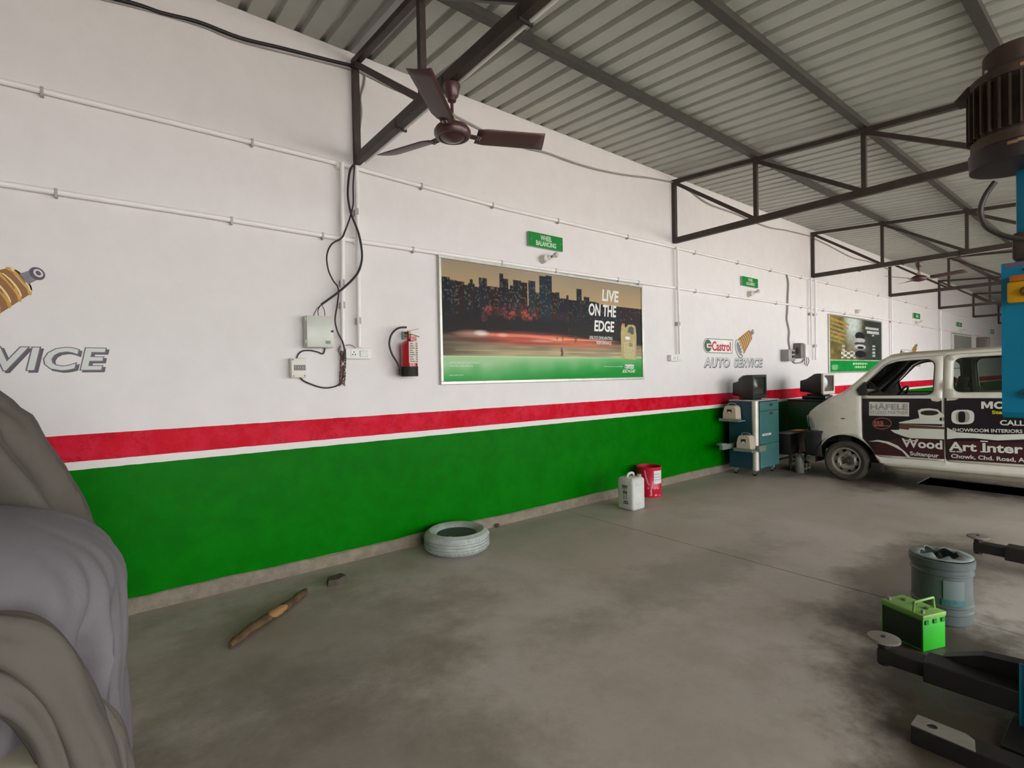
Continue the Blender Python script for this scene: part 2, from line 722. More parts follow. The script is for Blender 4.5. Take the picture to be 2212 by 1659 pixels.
edgey = []
slab([(X0, JX - 0.005, YF, D)])
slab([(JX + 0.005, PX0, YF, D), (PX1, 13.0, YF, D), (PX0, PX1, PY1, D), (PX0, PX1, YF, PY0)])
slab([(13.01, 22.0, YF, D)])
slab([(22.01, X1, YF, D)])
pit = MB()
pit.bb(PX0 - 0.02, PX0, PY0, PY1, -0.36, -0.06).bb(PX1, PX1 + 0.02, PY0, PY1, -0.36, -0.06)
pit.bb(PX0, PX1, PY1, PY1 + 0.02, -0.36, -0.06).bb(PX0, PX1, PY0 - 0.02, PY0, -0.36, -0.06).bb(PX0, PX1, PY0, PY1, -0.38, -0.36)
pit.build('pit_lining', M('oily_concrete', (104, 90, 70), 0.8, bump=0.2), floor, smooth=0)
struct(MB().bb(-60, 90, -70, YF, -0.35, -0.02).bb(X1, 90, YF, 40, -0.35, -0.02).bb(-60, X0 - 0.2, YF, 40, -0.35, -0.02).bb(-60, 90, D + 0.23, 40, -0.35, -0.02)
       .build('ground', M('sunlit_forecourt', (176, 170, 163), 0.9, var=0.15, vscale=0.6), smooth=0))


# ------------------------------------------------------------------ roof
def zs_(y):                       # underside of the sheets
    return 4.232 + 0.075 * (y - D)


def zc(y):                        # centre of the trusses' top chord
    return 4.145 + 0.075 * (y - D)


sheet_mat = M('galvanised_sheet', (176, 176, 168), 0.45, metal=0.05, var=0.08, vscale=2.5)
steel = M('dark_red_oxide_steel', (60, 48, 42), 0.55, var=0.25, vscale=9, bump=0.1)
purlin_mat = M('grey_primer_steel', (66, 62, 55), 0.55, var=0.2, vscale=5)
RP = 0.1955
ceiling = struct(MB().bb(X0 - 0.2, X1, D + 0.24, D + 0.27, 4.10, 4.30).build('ceiling', sheet_mat, smooth=0))
prof = []
for k in range(5):
    b0 = k * RP
    prof += [(b0, 0), (b0 + 0.132, 0), (b0 + 0.145, 0.04), (b0 + 0.182, 0.04)]
prof.append((5 * RP, 0))
YS = (D + 0.27, YF - 0.3)
sh = MB()
for y0, y1 in ((YS[0], YS[1]),):
    sh.grid([[(x, y, zs_(y) + z) for x, z in prof] for y in np.linspace(y0, y1, 6)])
rib0 = 0.862 - 0.165
nsh = 0
proto = None
x = rib0 - 9 * 5 * RP
while x < X1:
    if proto is None:
        proto = sh.build('roof_sheet', sheet_mat, ceiling, smooth=0, solid=0.0015)
        o = proto
    else:
        o = proto.copy()
        COL.objects.link(o)
        o.parent = ceiling
    o.location.x = x
    x += 5 * RP
PANEL = [4.17 - 1.128 * k for k in range(8)]
for k in range(1, 8):
    y = PANEL[k]
    MB().bb(X0 - 0.1, X1, y - 0.035, y + 0.035, zc(y) + 0.026, zs_(y) - 0.002).build('purlin', purlin_mat, ceiling, smooth=0)

TX = [1.70 + 4.5125 * k for k in range(7)]
ZB = 3.355


def make_truss():
    t = thing('roof_truss', '', 'roof truss', (0, D - 0.03, 0), local=True, group='steel roof trusses spanning the shed')
    oy = D - 0.03
    yl = PANEL[7]
    MB().bar((0, 0, zc(oy)), (0, yl - oy, zc(yl)), 0.05, 0.05).build('top_chord', steel, t, smooth=0)
    MB().bar((0, 0.0, ZB - 0.02), (0, yl - oy, ZB), 0.05, 0.075).build('bottom_chord', steel, t, smooth=0)
    MB().bb(-0.025, 0.025, -0.025, 0.025, ZB - 0.05, zc(oy) + 0.025).build('wall_post', steel, t, smooth=0)
    for k in range(1, 8):
        y = PANEL[k] - oy
        MB().bb(-0.022, 0.022, y - 0.022, y + 0.022, ZB, zc(PANEL[k])).build('vertical', steel, t, smooth=0)
    for k in range(0, 7):
        a = Vector((0, (PANEL[k] if k else oy) - oy - 0.03, zc(PANEL[k]) - 0.03))
        b = Vector((0, PANEL[k + 1] - oy + 0.04, ZB + 0.02))
        MB().bar(a, b, 0.04, 0.045).build('diagonal', steel, t, smooth=0)
    MB().bb(-0.06, 0.06, yl - oy - 0.06, yl - oy + 0.06, 0.0, ZB - 0.03).bb(-0.12, 0.12, yl - oy - 0.12, yl - oy + 0.12, 0, 0.012).build('support_post', steel, t, smooth=0)
    return t


TRUSS_LABEL = ['dark steel truss that the large brown ceiling fan hangs from', 'dark steel truss meeting the wall above the socket beside the city poster',
               'dark steel truss with a white conduit and the distant fan under it', 'dark steel truss meeting the wall just past the car poster',
               'slim dark steel truss meeting the wall before the grey topped board', 'slim dark steel truss meeting the wall beside the far wall box', 'farthest slim steel truss, behind the blue lift control box']
tr0 = make_truss()
tr0.location.x = TX[0]
tr0['label'] = TRUSS_LABEL[0]
for k in range(1, 7):
    dup(tr0, (TX[k], D - 0.03, 0), None, TRUSS_LABEL[k])

# ================================================================== WALL FITTINGS
pvc = M('white_painted_conduit', (238, 233, 230), 0.45, var=0.05)
cable_black = M('black_cable_sheath', (30, 24, 26), 0.5)
cable_grey = M('grey_cable_sheath', (150, 146, 142), 0.55)
cable_red = M('brownish_red_wire', (92, 40, 36), 0.5)
white_plastic = M('white_plastic', (226, 224, 218), 0.4, var=0.04)
metal_dark = M('dark_metal', (50, 46, 44), 0.5, metal=0.4)


def conduit(name, label, pts, r=0.0185, clips=(), group=None):
    o = thing(name, label, 'conduit', tuple(pts[0]), group=group)
    MB().tube(pts, r, 10).build('pipe', pvc, o, smooth=40)
    for c in clips:
        c = Vector(c)
        MB().bb(c.x - 0.008, c.x + 0.008, c.y - r - 0.002, D - 0.001, c.z - r - 0.016, c.z + r + 0.002, 0.002, 1).build('saddle_clip', M('painted_clip', (176, 170, 166), 0.5), o, smooth=0)
    return o


YC = D - 0.021


def wx(px, d=YC):
    p = on_wall(px[0], px[1], d)
    return p


def run(pxs, x_end, z_end, wob=0.008):
    P = [wx(p) for p in pxs]
    a = P[-1]
    k = 5
    for i in range(1, k + 1):
        P.append(Vector((a.x + (x_end - a.x) * i / k, YC, a.z + (z_end - a.z) * i / k + (0.02 if i % 2 else -0.01))))
    P[0].x = min(P[0].x, X0 + 0.02) if P[0].x < 0 else P[0].x
    return P


up = run([(0, 186), (370, 264), (735, 354), (1090, 450), (1455, 534), (1745, 602)], X1 - 0.1, 3.28)
lo = run([(0, 397), (440, 465), (735, 515), (1175, 581), (1455, 621), (1745, 664)], X1 - 0.1, 2.68)


def z_on(P, x):
    for a, b in zip(P, P[1:]):
        if a.x <= x <= b.x:
            return a.z + (b.z - a.z) * (x - a.x) / (b.x - a.x)
    return P[-1].z


conduit('conduit_pipe', 'upper long white conduit running the length of the wall', up, clips=[(x, YC, z_on(up, x)) for x in (-0.25, 0.9, 2.3, 3.1, 4.0, 5.2, 6.7, 7.9, 9.0, 10.2, 11.4, 13.0, 14.4, 16.5, 18.4)])
conduit('conduit_pipe', 'lower long white conduit running just above the posters', lo, clips=[(x, YC, z_on(lo, x)) for x in (-0.2, 0.75, 1.4, 2.2, 3.2, 3.95, 5.0, 5.4, 6.7, 7.6, 9.2, 10.2, 11.2, 12.3, 14.0, 16.0, 18.0)])


def drop(label, x, z0, z1, dx=0.0, clips=()):
    P = [Vector((x + dx * 0.0, YC - 0.038, z0)), Vector((x + dx * 0.4, YC - 0.038, (z0 + z1) / 2)), Vector((x + dx, YC - 0.038, z1))]
    return conduit('conduit_drop', label, P, clips=[(x + dx * 0.5, YC - 0.038, c) for c in clips], group='vertical conduits on the wall')


drop('white vertical conduit running down behind the steel distribution box cables', 1.56, z_on(up, 1.56), 1.74, -0.03, (2.3, 2.12))
drop('white vertical conduit ending at the double switch board', 1.682, z_on(up, 1.68), 1.774, -0.012, (2.9, 2.0))
drop('white vertical conduit ending at the socket box beside the city poster', 6.215, z_on(up, 6.2), 1.775, 0.03, (2.2,))
drop('left of two white vertical conduits above the starter boxes', 10.55, z_on(up, 10.5), 2.0, 0.0, (2.6,))
drop('right of two white vertical conduits above the starter boxes', 10.74, z_on(up, 10.7), 1.72, 0.0, (2.6, 2.0))
drop('white vertical conduit just past the car poster', 15.24, z_on(up, 15.2), 1.3, 0.0, (2.7,))
drop('white vertical conduit before the grey topped board', 19.75, z_on(up, 19.7), 1.3, 0.0, (2.7,))
# round junction boxes
for lab, px in (('round white junction box on the upper conduit beside the truss foot', (733, 357)), ('round white junction box where the switch board drop crosses the lower conduit', (770, 521))):
    p = on_wall(px[0], px[1], D - 0.02)
    o = thing('junction_box', lab, 'junction box', (p.x, D, p.z))
    MB().lathe([(0.036, 0), (0.036, 0.034), (0.030, 0.04)], (p.x, D, p.z), (0, -1, 0), 20).build('box', pvc, o)
    MB().lathe([(0.03, 0.0), (0.03, 0.004), (0.026, 0.006)], (p.x, D - 0.04, p.z), (0, -1, 0), 20).build('lid', pvc, o)
# conduits fixed under truss chords
for lab, k in (('white conduit strapped under the truss that carries the large fan', 0), ('white conduit strapped under the truss that carries the distant fan', 2)):
    o = thing('conduit_pipe', lab, 'conduit', (TX[k] + 0.045, D - 0.1, ZB - 0.03))
    MB().tube([(TX[k] + 0.045, D - 0.1, ZB - 0.045), (TX[k] + 0.045, -3.5, ZB - 0.03)], 0.014, 10).build('pipe', pvc, o)
    for yy in (3.4, 2.75, 2.0, 1.2, 0.3):
        MB().bb(TX[k] - 0.03, TX[k] + 0.062, yy - 0.008, yy + 0.008, ZB - 0.066, ZB + 0.0).build('strap', metal_dark, o, smooth=0)


def cable(label, pxs, r, mat, d=None, name='cable', cat='cable', sm=6):
    P = []
    for p in pxs:
        dd = (D - r - 0.006) if d is None else d
        if len(p) == 3:
            dd = p[2]
        P.append(on_wall(p[0], p[1], dd))
    o = MB().tube(P, r, 8, smooth=sm).build(name, mat, None, smooth=60, org=tuple(P[0]))
    return tag(o, label, cat)


cable('thick black cable sagging along the top of the wall up to the truss', [(-300, -160), (-60, -78), (262, 0), (350, 28), (430, 48), (520, 82), (610, 104), (700, 127), (762, 142)], 0.013, cable_black)
cable('pale cable hung just below the thick black cable on the wall', [(-300, -146), (-60, -64), (262, 8), (430, 55), (520, 90), (700, 135), (764, 152)], 0.006, cable_grey)
cable('thin grey loop of cable beside the wall post of the fan truss', [(768, 148), (786, 158), (787, 180), (779, 210), (781, 245), (774, 300), (768, 345)], 0.008, cable_grey)
cable('grey cable drooping across the wall behind the large fan', [(770, 150), (850, 190), (910, 215), (985, 252), (1060, 290), (1130, 318), (1180, 330), (1235, 350), (1290, 366), (1350, 378), (1400, 384), (1455, 394)], 0.011, cable_grey)
cable('grey cable drooping past the second truss towards the third', [(1458, 396), (1490, 412), (1530, 440), (1590, 462), (1630, 480), (1665, 492), (1700, 498), (1750, 510)], 0.011, cable_grey)
cable('thin grey cable drooping past the third truss', [(1752, 512), (1790, 530), (1840, 556), (1880, 566), (1920, 582)], 0.011, cable_grey)
ca = cable('thick black cable swinging from the truss foot to the steel distribution box', [(769, 352, D - 0.090), (757, 366, D - 0.100), (752, 400), (752, 430), (760, 466, D - 0.100), (775, 505, D - 0.110), (782, 548, D - 0.110), (778, 578, D - 0.100), (765, 600, D - 0.100), (735, 628, D - 0.110), (694, 658, D - 0.120)], 0.009, cable_black, d=D - 0.10)
cable('black cable looping left and falling to the red brown wire bundle', [(766, 352, D - 0.090), (763, 400), (763, 440), (756, 470), (745, 500), (738, 514, D - 0.090), (716, 528, D - 0.100), (706, 552, D - 0.110), (709, 582, D - 0.110), (719, 605, D - 0.110), (731, 624, D - 0.110), (729, 655), (724, 690), (729, 716), (740, 738), (744, 757), (742, 780)], 0.0065, cable_black, d=D - 0.08)
cable('black cable curving under the wire bundle into the small breaker box', [(742, 790), (741, 812), (733, 830), (715, 837), (695, 837), (672, 830), (655, 822), (645, 812)], 0.006, cable_black)
cable('black cable joining the steel distribution box to the small breaker box', [(702, 752), (698, 764), (685, 760), (668, 757), (652, 759), (643, 768), (641, 778)], 0.0055, cable_black)
for k, pts in enumerate(([(694, 658, D - 0.12), (684, 668), (677, 682)], [(694, 658, D - 0.12), (687, 670), (688, 682)], [(694, 658, D - 0.12), (700, 668), (702, 682)])):
    o = cable(('leftmost', 'middle', 'rightmost')[k] + ' thin black core running from the thick cable into the distribution box', pts, 0.003, cable_black, name='wire', cat='wire', d=D - 0.06)
    o['group'] = 'cores entering the distribution box'
# twisted bundle of red-brown wire
wb = thing('wire_bundle', 'coiled bundle of red brown wire hanging beside the switch board', 'wire', tuple(on_wall(742, 760)))
for k in range(6):
    P = []
    for i in range(12):
        t_ = i / 11
        px = 742 + 6 * math.sin(t_ * 9 + k * 1.05) - 3 * t_
        py = 752 + 78 * t_ + (k % 3) * 2
        P.append(on_wall(px, py, D - 0.02 - 0.014 * (1 + math.cos(t_ * 9 + k * 1.05))))
    MB().tube(P, 0.0035, 6, smooth=3).build('strand', cable_red, wb, smooth=60)
for k, pts in enumerate(([(746, 775), (738, 770), (731, 755), (738, 748), (757, 745), (768, 752)], [(744, 780), (735, 768), (732, 752), (742, 742)])):
    MB().tube([on_wall(a, b, D - 0.03) for a, b in pts], 0.0028, 6, smooth=5).build('loose_wire', M('grey_wire', (96, 92, 90), 0.5), wb, smooth=60)


# ---- distribution box, breaker box, switch boards
def pbox(a, b, d):
    return px_box(a, b, D - d)


enamel = M('grey_green_enamel', (196, 198, 186), 0.3, var=0.05)
x0, x1, z0, z1 = pbox((663, 750), (721, 684), 0.1)
o = thing('distribution_box', 'pale grey steel distribution box with a black key lock', 'electrical box', (x0, D, z0))
MB().bb(x0, x1, D - 0.085, D, z0, z1, 0.006).build('enclosure', enamel, o)
dr = MB().bb(x0 + 0.002, x1 - 0.002, D - 0.1, D - 0.086, z0 + 0.002, z1 - 0.002, 0.006).build('door', enamel, o)
MB().lathe([(0.009, 0), (0.009, 0.008), (0.005, 0.01)], (x1 - 0.015, D - 0.1, z0 + 0.13), (0, -1, 0), 14).build('lock', metal_dark, dr)
MB().bb(x1 - 0.07, x1 - 0.03, D - 0.1015, D - 0.1, z0 + 0.03, z0 + 0.055).build('rating_sticker', M('grey_print', (120, 124, 118), 0.4, var=0.6, vscale=120), dr, smooth=0)
for zz in (z0 + 0.03, z1 - 0.04):
    MB().cyl((x0 - 0.003, D - 0.088, zz), (x0 - 0.003, D - 0.088, zz + 0.03), 0.006, n=10).build('hinge', enamel, o)
x0, x1, z0, z1 = pbox((630, 816), (662, 774), 0.07)
o = thing('breaker_box', 'small cream breaker box with a row of switches behind a window', 'electrical box', (x0, D, z0))
MB().bb(x0, x1, D - 0.07, D, z0, z1, 0.005).build('enclosure', M('cream_plastic', (218, 213, 200), 0.4, var=0.04), o)
MB().bb(x0 + 0.018, x1 - 0.008, D - 0.072, D - 0.069, z0 + 0.055, z0 + 0.098).build('window', M('dark_window', (58, 54, 50), 0.25), o, smooth=0)
for k in range(4):
    MB().bb(x0 + 0.024 + k * 0.017, x0 + 0.036 + k * 0.017, D - 0.078, D - 0.071, z0 + 0.068, z0 + 0.084, 0.002, 1).build('toggle', M('grey_toggle', (150, 148, 140), 0.4), o)
for a, b in ((0.012, 0.138), (0.016, 0.012), (0.096, 0.014)):
    MB().lathe([(0.0045, 0), (0.0045, 0.003)], (x0 + a, D - 0.07, z0 + b), (0, -1, 0), 10).build('screw', metal_dark, o)


def switchboard(label, a, b, depth=0.045):
    x0, x1, z0, z1 = pbox(a, b, depth)
    o = thing('switch_board', label, 'switch board', (x0, D, z0))
    MB().bb(x0, x1, D - depth, D, z0, z1, 0.005).build('box', white_plastic, o)
    w = (x1 - x0)
    h = z1 - z0
    s_ = MB().bb(x0 + 0.18 * w, x0 + 0.45 * w, D - depth - 0.004, D - depth, z0 + 0.18 * h, z1 - 0.18 * h, 0.003, 1).build('socket', white_plastic, o)
    cx, cz = x0 + 0.30 * w, z0 + 0.5 * h
    for dx, dz in ((0, 0.14), (-0.05, -0.1), (0.05, -0.1)):
        MB().lathe([(0.006 * w / 0.22, 0), (0.006 * w / 0.22, 0.001)], (cx + dx * w, D - depth - 0.004, cz + dz * h), (0, -1, 0), 10).build('pin_hole', metal_dark, s_, smooth=0)
    MB().bb(x0 + 0.53 * w, x0 + 0.86 * w, D - depth - 0.007, D - depth, z0 + 0.2 * h, z1 - 0.2 * h, 0.004, 1).build('rocker', M('grey_white_plastic', (206, 206, 202), 0.35), o)
    return o


switchboard('white switch board with one socket beside the red brown wires', (748, 775), (802, 753))
switchboard('white socket box on the wall between the city poster and painted logo', (1450, 780), (1474, 767), 0.06)

# ---- starter boxes near the car poster
o_x = lambda a, b, d: pbox(a, b, d)
grey_box = M('grey_starter_enamel', (150, 146, 140), 0.45)
x0, x1, z0, z1 = pbox((1704, 780), (1718, 755), 0.14)
o = thing('starter_box', 'small grey motor starter with dark buttons', 'electrical box', (x0, D, z0))
MB().bb(x0, x1, D - 0.14, D, z0, z1, 0.012).build('enclosure', grey_box, o)
for dz in (0.06, 0.13):
    MB().bb(x0 + 0.5 * (x1 - x0), x0 + 0.85 * (x1 - x0), D - 0.152, D - 0.14, z0 + dz, z0 + dz + 0.04).build('button', metal_dark, o, smooth=0)
x0, x1, z0, z1 = pbox((1731, 774), (1739, 741), 0.14)
o = thing('switch_fuse', 'narrow grey switch fuse with a curved side handle', 'electrical box', (x0, D, z0))
MB().bb(x0, x1, D - 0.14, D, z0, z1, 0.02).build('enclosure', M('darker_grey_enamel', (116, 108, 106), 0.45), o)
MB().bb(x0 - 0.03, x0, D - 0.1, D - 0.06, z0 + 0.08, z0 + 0.2, 0.008).build('handle', metal_dark, o)
x0, x1, z0, z1 = pbox((1741, 772), (1751, 744), 0.1)
o = thing('cut_out_box', 'pale cut-out box with wires hanging below it', 'electrical box', (x0, D, z0))
MB().bb(x0, x1, D - 0.1, D, z0, z1, 0.012).build('enclosure', white_plastic, o)
for k in range(3):
    MB().tube([(x0 + 0.06 + 0.07 * k, D - 0.05, z0), (x0 + 0.05 + 0.09 * k, D - 0.06, z0 - 0.07), (x0 + 0.1 + 0.05 * k, D - 0.03, z0 - 0.12 - 0.02 * k)], 0.006, 6, smooth=5).build('wire', cable_black, o, smooth=60)
cable('crooked grey flexible conduit dropping from the upper conduit to the grey starter', [(1699, 592), (1703, 610), (1702, 640), (1701, 672), (1700, 690), (1705, 715), (1704, 735), (1707, 756)], 0.014, cable_grey)
cable('grey cable slung between the grey starter and the pale cut-out box', [(1712, 779), (1717, 784), (1726, 784), (1733, 782), (1737, 776)], 0.012, cable_grey)


# ---- fire extinguisher
def extinguisher():
    p = on_wall(885, 813, D - 0.1)
    c = Vector((p.x, D - 0.1, p.z))
    o = thing('fire_extinguisher', 'red fire extinguisher with a black hose hung on the wall', 'fire extinguisher', tuple(c))
    red = M('gloss_red_enamel', (176, 14, 32), 0.25, var=0.06, coat=0.3)
    R = 0.072
    H = on_wall(885, 737, D - 0.1).z - c.z
    prof_ = [(0.0, 0.012), (R, 0.012)] + [(R, H - 0.05)] + [(R * math.cos(a), H - 0.05 + 0.06 * math.sin(a)) for a in np.linspace(0.15, 1.35, 8)] + [(0.018, H + 0.015), (0.018, H + 0.04)]
    MB().lathe(prof_, c, n=32).build('cylinder', red, o, smooth=40)
    MB().lathe([(R - 0.006, 0), (R + 0.003, 0), (R + 0.003, 0.085), (R, 0.085)], c, n=32, closed=True).build('base_boot', M('black_rubber', (28, 24, 24), 0.7), o)
    band = MB()
    a0 = -0.35 * PI - 0.25
    rows_ = []
    for zz in np.linspace(0.115, 0.30, 2):
        rows_.append([c + Vector((math.cos(a) * (R + 0.0012), math.sin(a) * (R + 0.0012), zz)) for a in np.linspace(-PI * 0.66, -PI * 0.1, 14)])
    lb = band.grid(rows_).build('instruction_label', M('cream_label', (214, 206, 190), 0.5, var=0.05), o, recalc=False)
    for r_i in range(9):
        for (aa, ab) in ((-0.62, -0.42), (-0.38, -0.16)):
            zz = 0.125 + r_i * 0.019
            MB().grid([[c + Vector((math.cos(a) * (R + 0.002), math.sin(a) * (R + 0.002), z_)) for a in np.linspace(PI * aa, PI * (ab - 0.04 * (r_i % 3)), 6)] for z_ in (zz, zz + 0.009)]).build('print_line', M('label_print', (120, 104, 96), 0.5, var=0.5, vscale=90), lb, recalc=False)
    MB().grid([[c + Vector((math.cos(a) * (R + 0.0015), math.sin(a) * (R + 0.0015), z_)) for a in np.linspace(PI * -0.56, PI * -0.3, 8)] for z_ in (0.305, 0.345)]).build('marking', M('red_pale_print', (200, 120, 112), 0.5, var=0.5, vscale=80), o, recalc=False)
    top = c + Vector((0, 0, H + 0.04))
    MB().lathe([(0.02, 0), (0.022, 0.012), (0.014, 0.02), (0.014, 0.05)], top, n=16).build('valve', M('brass', (126, 100, 52), 0.35, metal=0.7), o)
    MB().bar(top + Vector((-0.01, 0, 0.03)), top + Vector((0.09, -0.02, 0.0)), 0.016, 0.006).build('carry_handle', M('brown_handle', (88, 66, 40), 0.4), o, smooth=0)
    MB().bar(top + Vector((-0.01, 0, 0.045)), top + Vector((0.05, -0.015, 0.062)), 0.016, 0.006).bar(top + Vector((0.05, -0.015, 0.062)), top + Vector((0.085, -0.02, 0.07)), 0.016, 0.006).build('squeeze_lever', M('olive_brass', (170, 142, 40), 0.4), o, smooth=0)
    MB().lathe([(0.012, 0), (0.012, 0.02)], top + Vector((-0.02, 0, 0.03)), (-1, 0, 0), 12).build('hose_coupling', metal_dark, o)
    P = [on_wall(a, b, D - 0.1) for a, b in ((878, 707), (860, 709), (846, 722), (841, 742), (846, 763), (856, 780), (864, 795), (865, 806))]
    hs = MB().tube(P, 0.0085, 10, smooth=6).build('hose', M('black_hose', (34, 28, 28), 0.5), o, smooth=60)
    MB().lathe([(0.011, 0), (0.013, 0.05), (0.01, 0.052)], P[-1] + Vector((0, 0, -0.015)), (0, 0, 1), 12).build('nozzle', M('black_rubber', (28, 24, 24)), hs)
    MB().bb(c.x - 0.02, c.x + 0.02, D - 0.03, D, top.z - 0.02, top.z + 0.05).bb(c.x - 0.008, c.x + 0.008, D - 0.11, D - 0.02, top.z + 0.0, top.z + 0.012).build('wall_bracket', M('zinc_clip', (150, 146, 140)), o, smooth=0)


extinguisher()


# ---- small green signs with lamp holders under them
sign_green = M('sign_green', (0, 128, 44), 0.3, var=0.05)
sign_edge = M('sign_edge', (150, 170, 150), 0.4)
sign_white = M('sign_letter', (205, 226, 200), 0.4, var=0.03)


def sign(label, xa, xb, z0, z1, lines=None, bars=0, scr=True):
    o = thing('wall_sign', label, 'sign', (xa, D, z0), group='green signs on the wall')
    th = 0.035
    MB().bb(xa, xb, D - th, D, z0, z1).build('backing', sign_edge, o, smooth=0)
    f = MB().bb(xa, xb, D - th - 0.003, D - th, z0, z1).build('face', sign_green, o, smooth=0)
    w, h = xb - xa, z1 - z0
    if lines:
        for t_, (u0, u1, v0, v1) in lines:
            letters(t_, wall_box_map(xa + u0 * w, xa + u1 * w, z0 + v0 * h, z0 + v1 * h, D - th - 0.0045), sign_white, f, offset=0.022)
    for k in range(bars):
        v0 = 0.56 - 0.32 * k
        MB().bb(xa + (0.3 - 0.06 * k) * w, xa + (0.72 + 0.06 * k) * w, D - th - 0.004, D - th - 0.003, z0 + v0 * h, z0 + (v0 + 0.18) * h).build('faded_line', sign_white, f, smooth=0)
    if scr:
        for u in (0.07, 0.94):
            MB().lathe([(0.006, 0), (0.004, 0.004)], (xa + u * w, D - th - 0.003, z0 + 0.5 * h), (0, -1, 0), 10).build('screw', M('pale_screw', (130, 190, 150), 0.3), o)
    return o


sign('green sign reading WHEEL BALANCING above the city poster', 3.56, 4.055, 2.892, 3.045, [('WHEEL', (0.33, 0.66, 0.53, 0.88)), ('BALANCING', (0.2, 0.79, 0.12, 0.47))])
sign('green sign reading WHEEL ALIGNMENT above the painted red and green logo', 8.02, 8.53, 2.897, 3.045, [('WHEEL', (0.36, 0.66, 0.55, 0.88)), ('ALIGNMENT', (0.24, 0.8, 0.14, 0.47))])
sign('faded green sign with two pale lines, past the car poster', 17.15, 17.72, 2.89, 3.03, bars=2, scr=False)
sign('faded green sign above the grey topped board', 21.85, 22.5, 2.89, 3.02, bars=2, scr=False)
sign('small faded green sign beyond the far wall box', 27.2, 27.8, 2.86, 3.02, bars=2, scr=False)


def lamp_holder(label, x, z, bulb=True, tilt=0.35):
    o = thing('lamp_holder', label, 'light', (x, D, z), group='lamp holders on the wall')
    wp = M('cream_bakelite', (206, 200, 188), 0.4, var=0.04)
    MB().lathe([(0.048, 0), (0.048, 0.012), (0.04, 0.03), (0.036, 0.07), (0.03, 0.075)], (x, D, z), (0, -1, 0), 22).build('base', wp, o)
    d = Vector((0.75, -0.55, tilt)).normalized()
    a = Vector((x + 0.02, D - 0.055, z + 0.005))
    MB().lathe([(0.026, 0), (0.026, 0.035), (0.02, 0.042)], a, d, 18).build('socket', wp, o)
    if bulb:
        b_ = a + d * 0.04
        MB().lathe([(0.013, 0), (0.013, 0.025)], b_, d, 14).build('bulb_cap', M('bulb_brass', (112, 98, 76), 0.4, metal=0.6), o)
        prof_ = [(0.012, 0.022), (0.016, 0.032)] + [(0.03 * math.sin(t_), 0.068 - 0.03 * math.cos(t_)) for t_ in np.linspace(0.75, PI - 0.02, 9)]
        MB().lathe(prof_, b_, d, 20).build('bulb', M('frosted_bulb', (205, 198, 188), 0.15, var=0.03), o)
    return o


lamp_holder('cream lamp holder with a bulb under the WHEEL BALANCING sign', 3.775, 2.775)
lamp_holder('cream lamp holder with a bulb under the WHEEL ALIGNMENT sign', 8.27, 2.78)
lamp_holder('empty cream lamp holder above the car poster', 13.0, 2.80, bulb=False)
lamp_holder('lamp holder with a bulb under the faded sign past the car poster', 17.4, 2.76)
lamp_holder('lamp holder with a bulb above the grey topped board', 22.3, 2.74)


# ================================================================== WRITING PAINTED ON THE WALL
ink_grey = M('painted_outline_grey', (98, 92, 98), 0.5, var=0.15, vscale=30)
ink_dark = M('painted_shadow_grey', (80, 72, 82), 0.5, var=0.15, vscale=30)
ink_fill = M('painted_letter_fill', (206, 206, 202), 0.5, var=0.05)
ink_gold = M('painted_gold', (206, 152, 52), 0.5, var=0.2, vscale=18)
ink_brown = M('painted_brown', (142, 92, 38), 0.5, var=0.15)
ink_cream = M('painted_cream', (236, 214, 160), 0.5, var=0.08)
ink_dgreen = M('painted_dark_green', (44, 92, 62), 0.5)
ink_red = M('painted_logo_red', (186, 30, 44), 0.5)
ink_white = M('painted_white', (232, 228, 224), 0.5)
ink_steel = M('painted_steel_grey', (120, 118, 124), 0.5, var=0.2, vscale=20)


def wpoly(poly, mat, lay, name, parent=None):
    y = D - 0.0012 - 0.0008 * lay
    v, f = sheet(poly, (), 1.0)
    return MB().tris([(p[0], y, p[1]) for p in v], f).build(name, mat, parent or wall_back, smooth=0, recalc=False)


def ellipse(c, a, b, th=0.0, n=20, t0=0, t1=2 * PI):
    out = []
    for k in range(n):
        t = t0 + (t1 - t0) * k / (n if abs(t1 - t0 - 2 * PI) < 1e-6 else n - 1)
        x, y = a * math.cos(t), b * math.sin(t)
        out.append((c[0] + x * math.cos(th) - y * math.sin(th), c[1] + x * math.sin(th) + y * math.cos(th)))
    return out


def arc_band(c, a, b, th, t0, t1, w, n=14):
    o_ = ellipse(c, a, b, th, n, t0, t1)
    i_ = ellipse(c, a - w, max(b - w, 0.004), th, n, t0, t1)
    return o_ + i_[::-1]


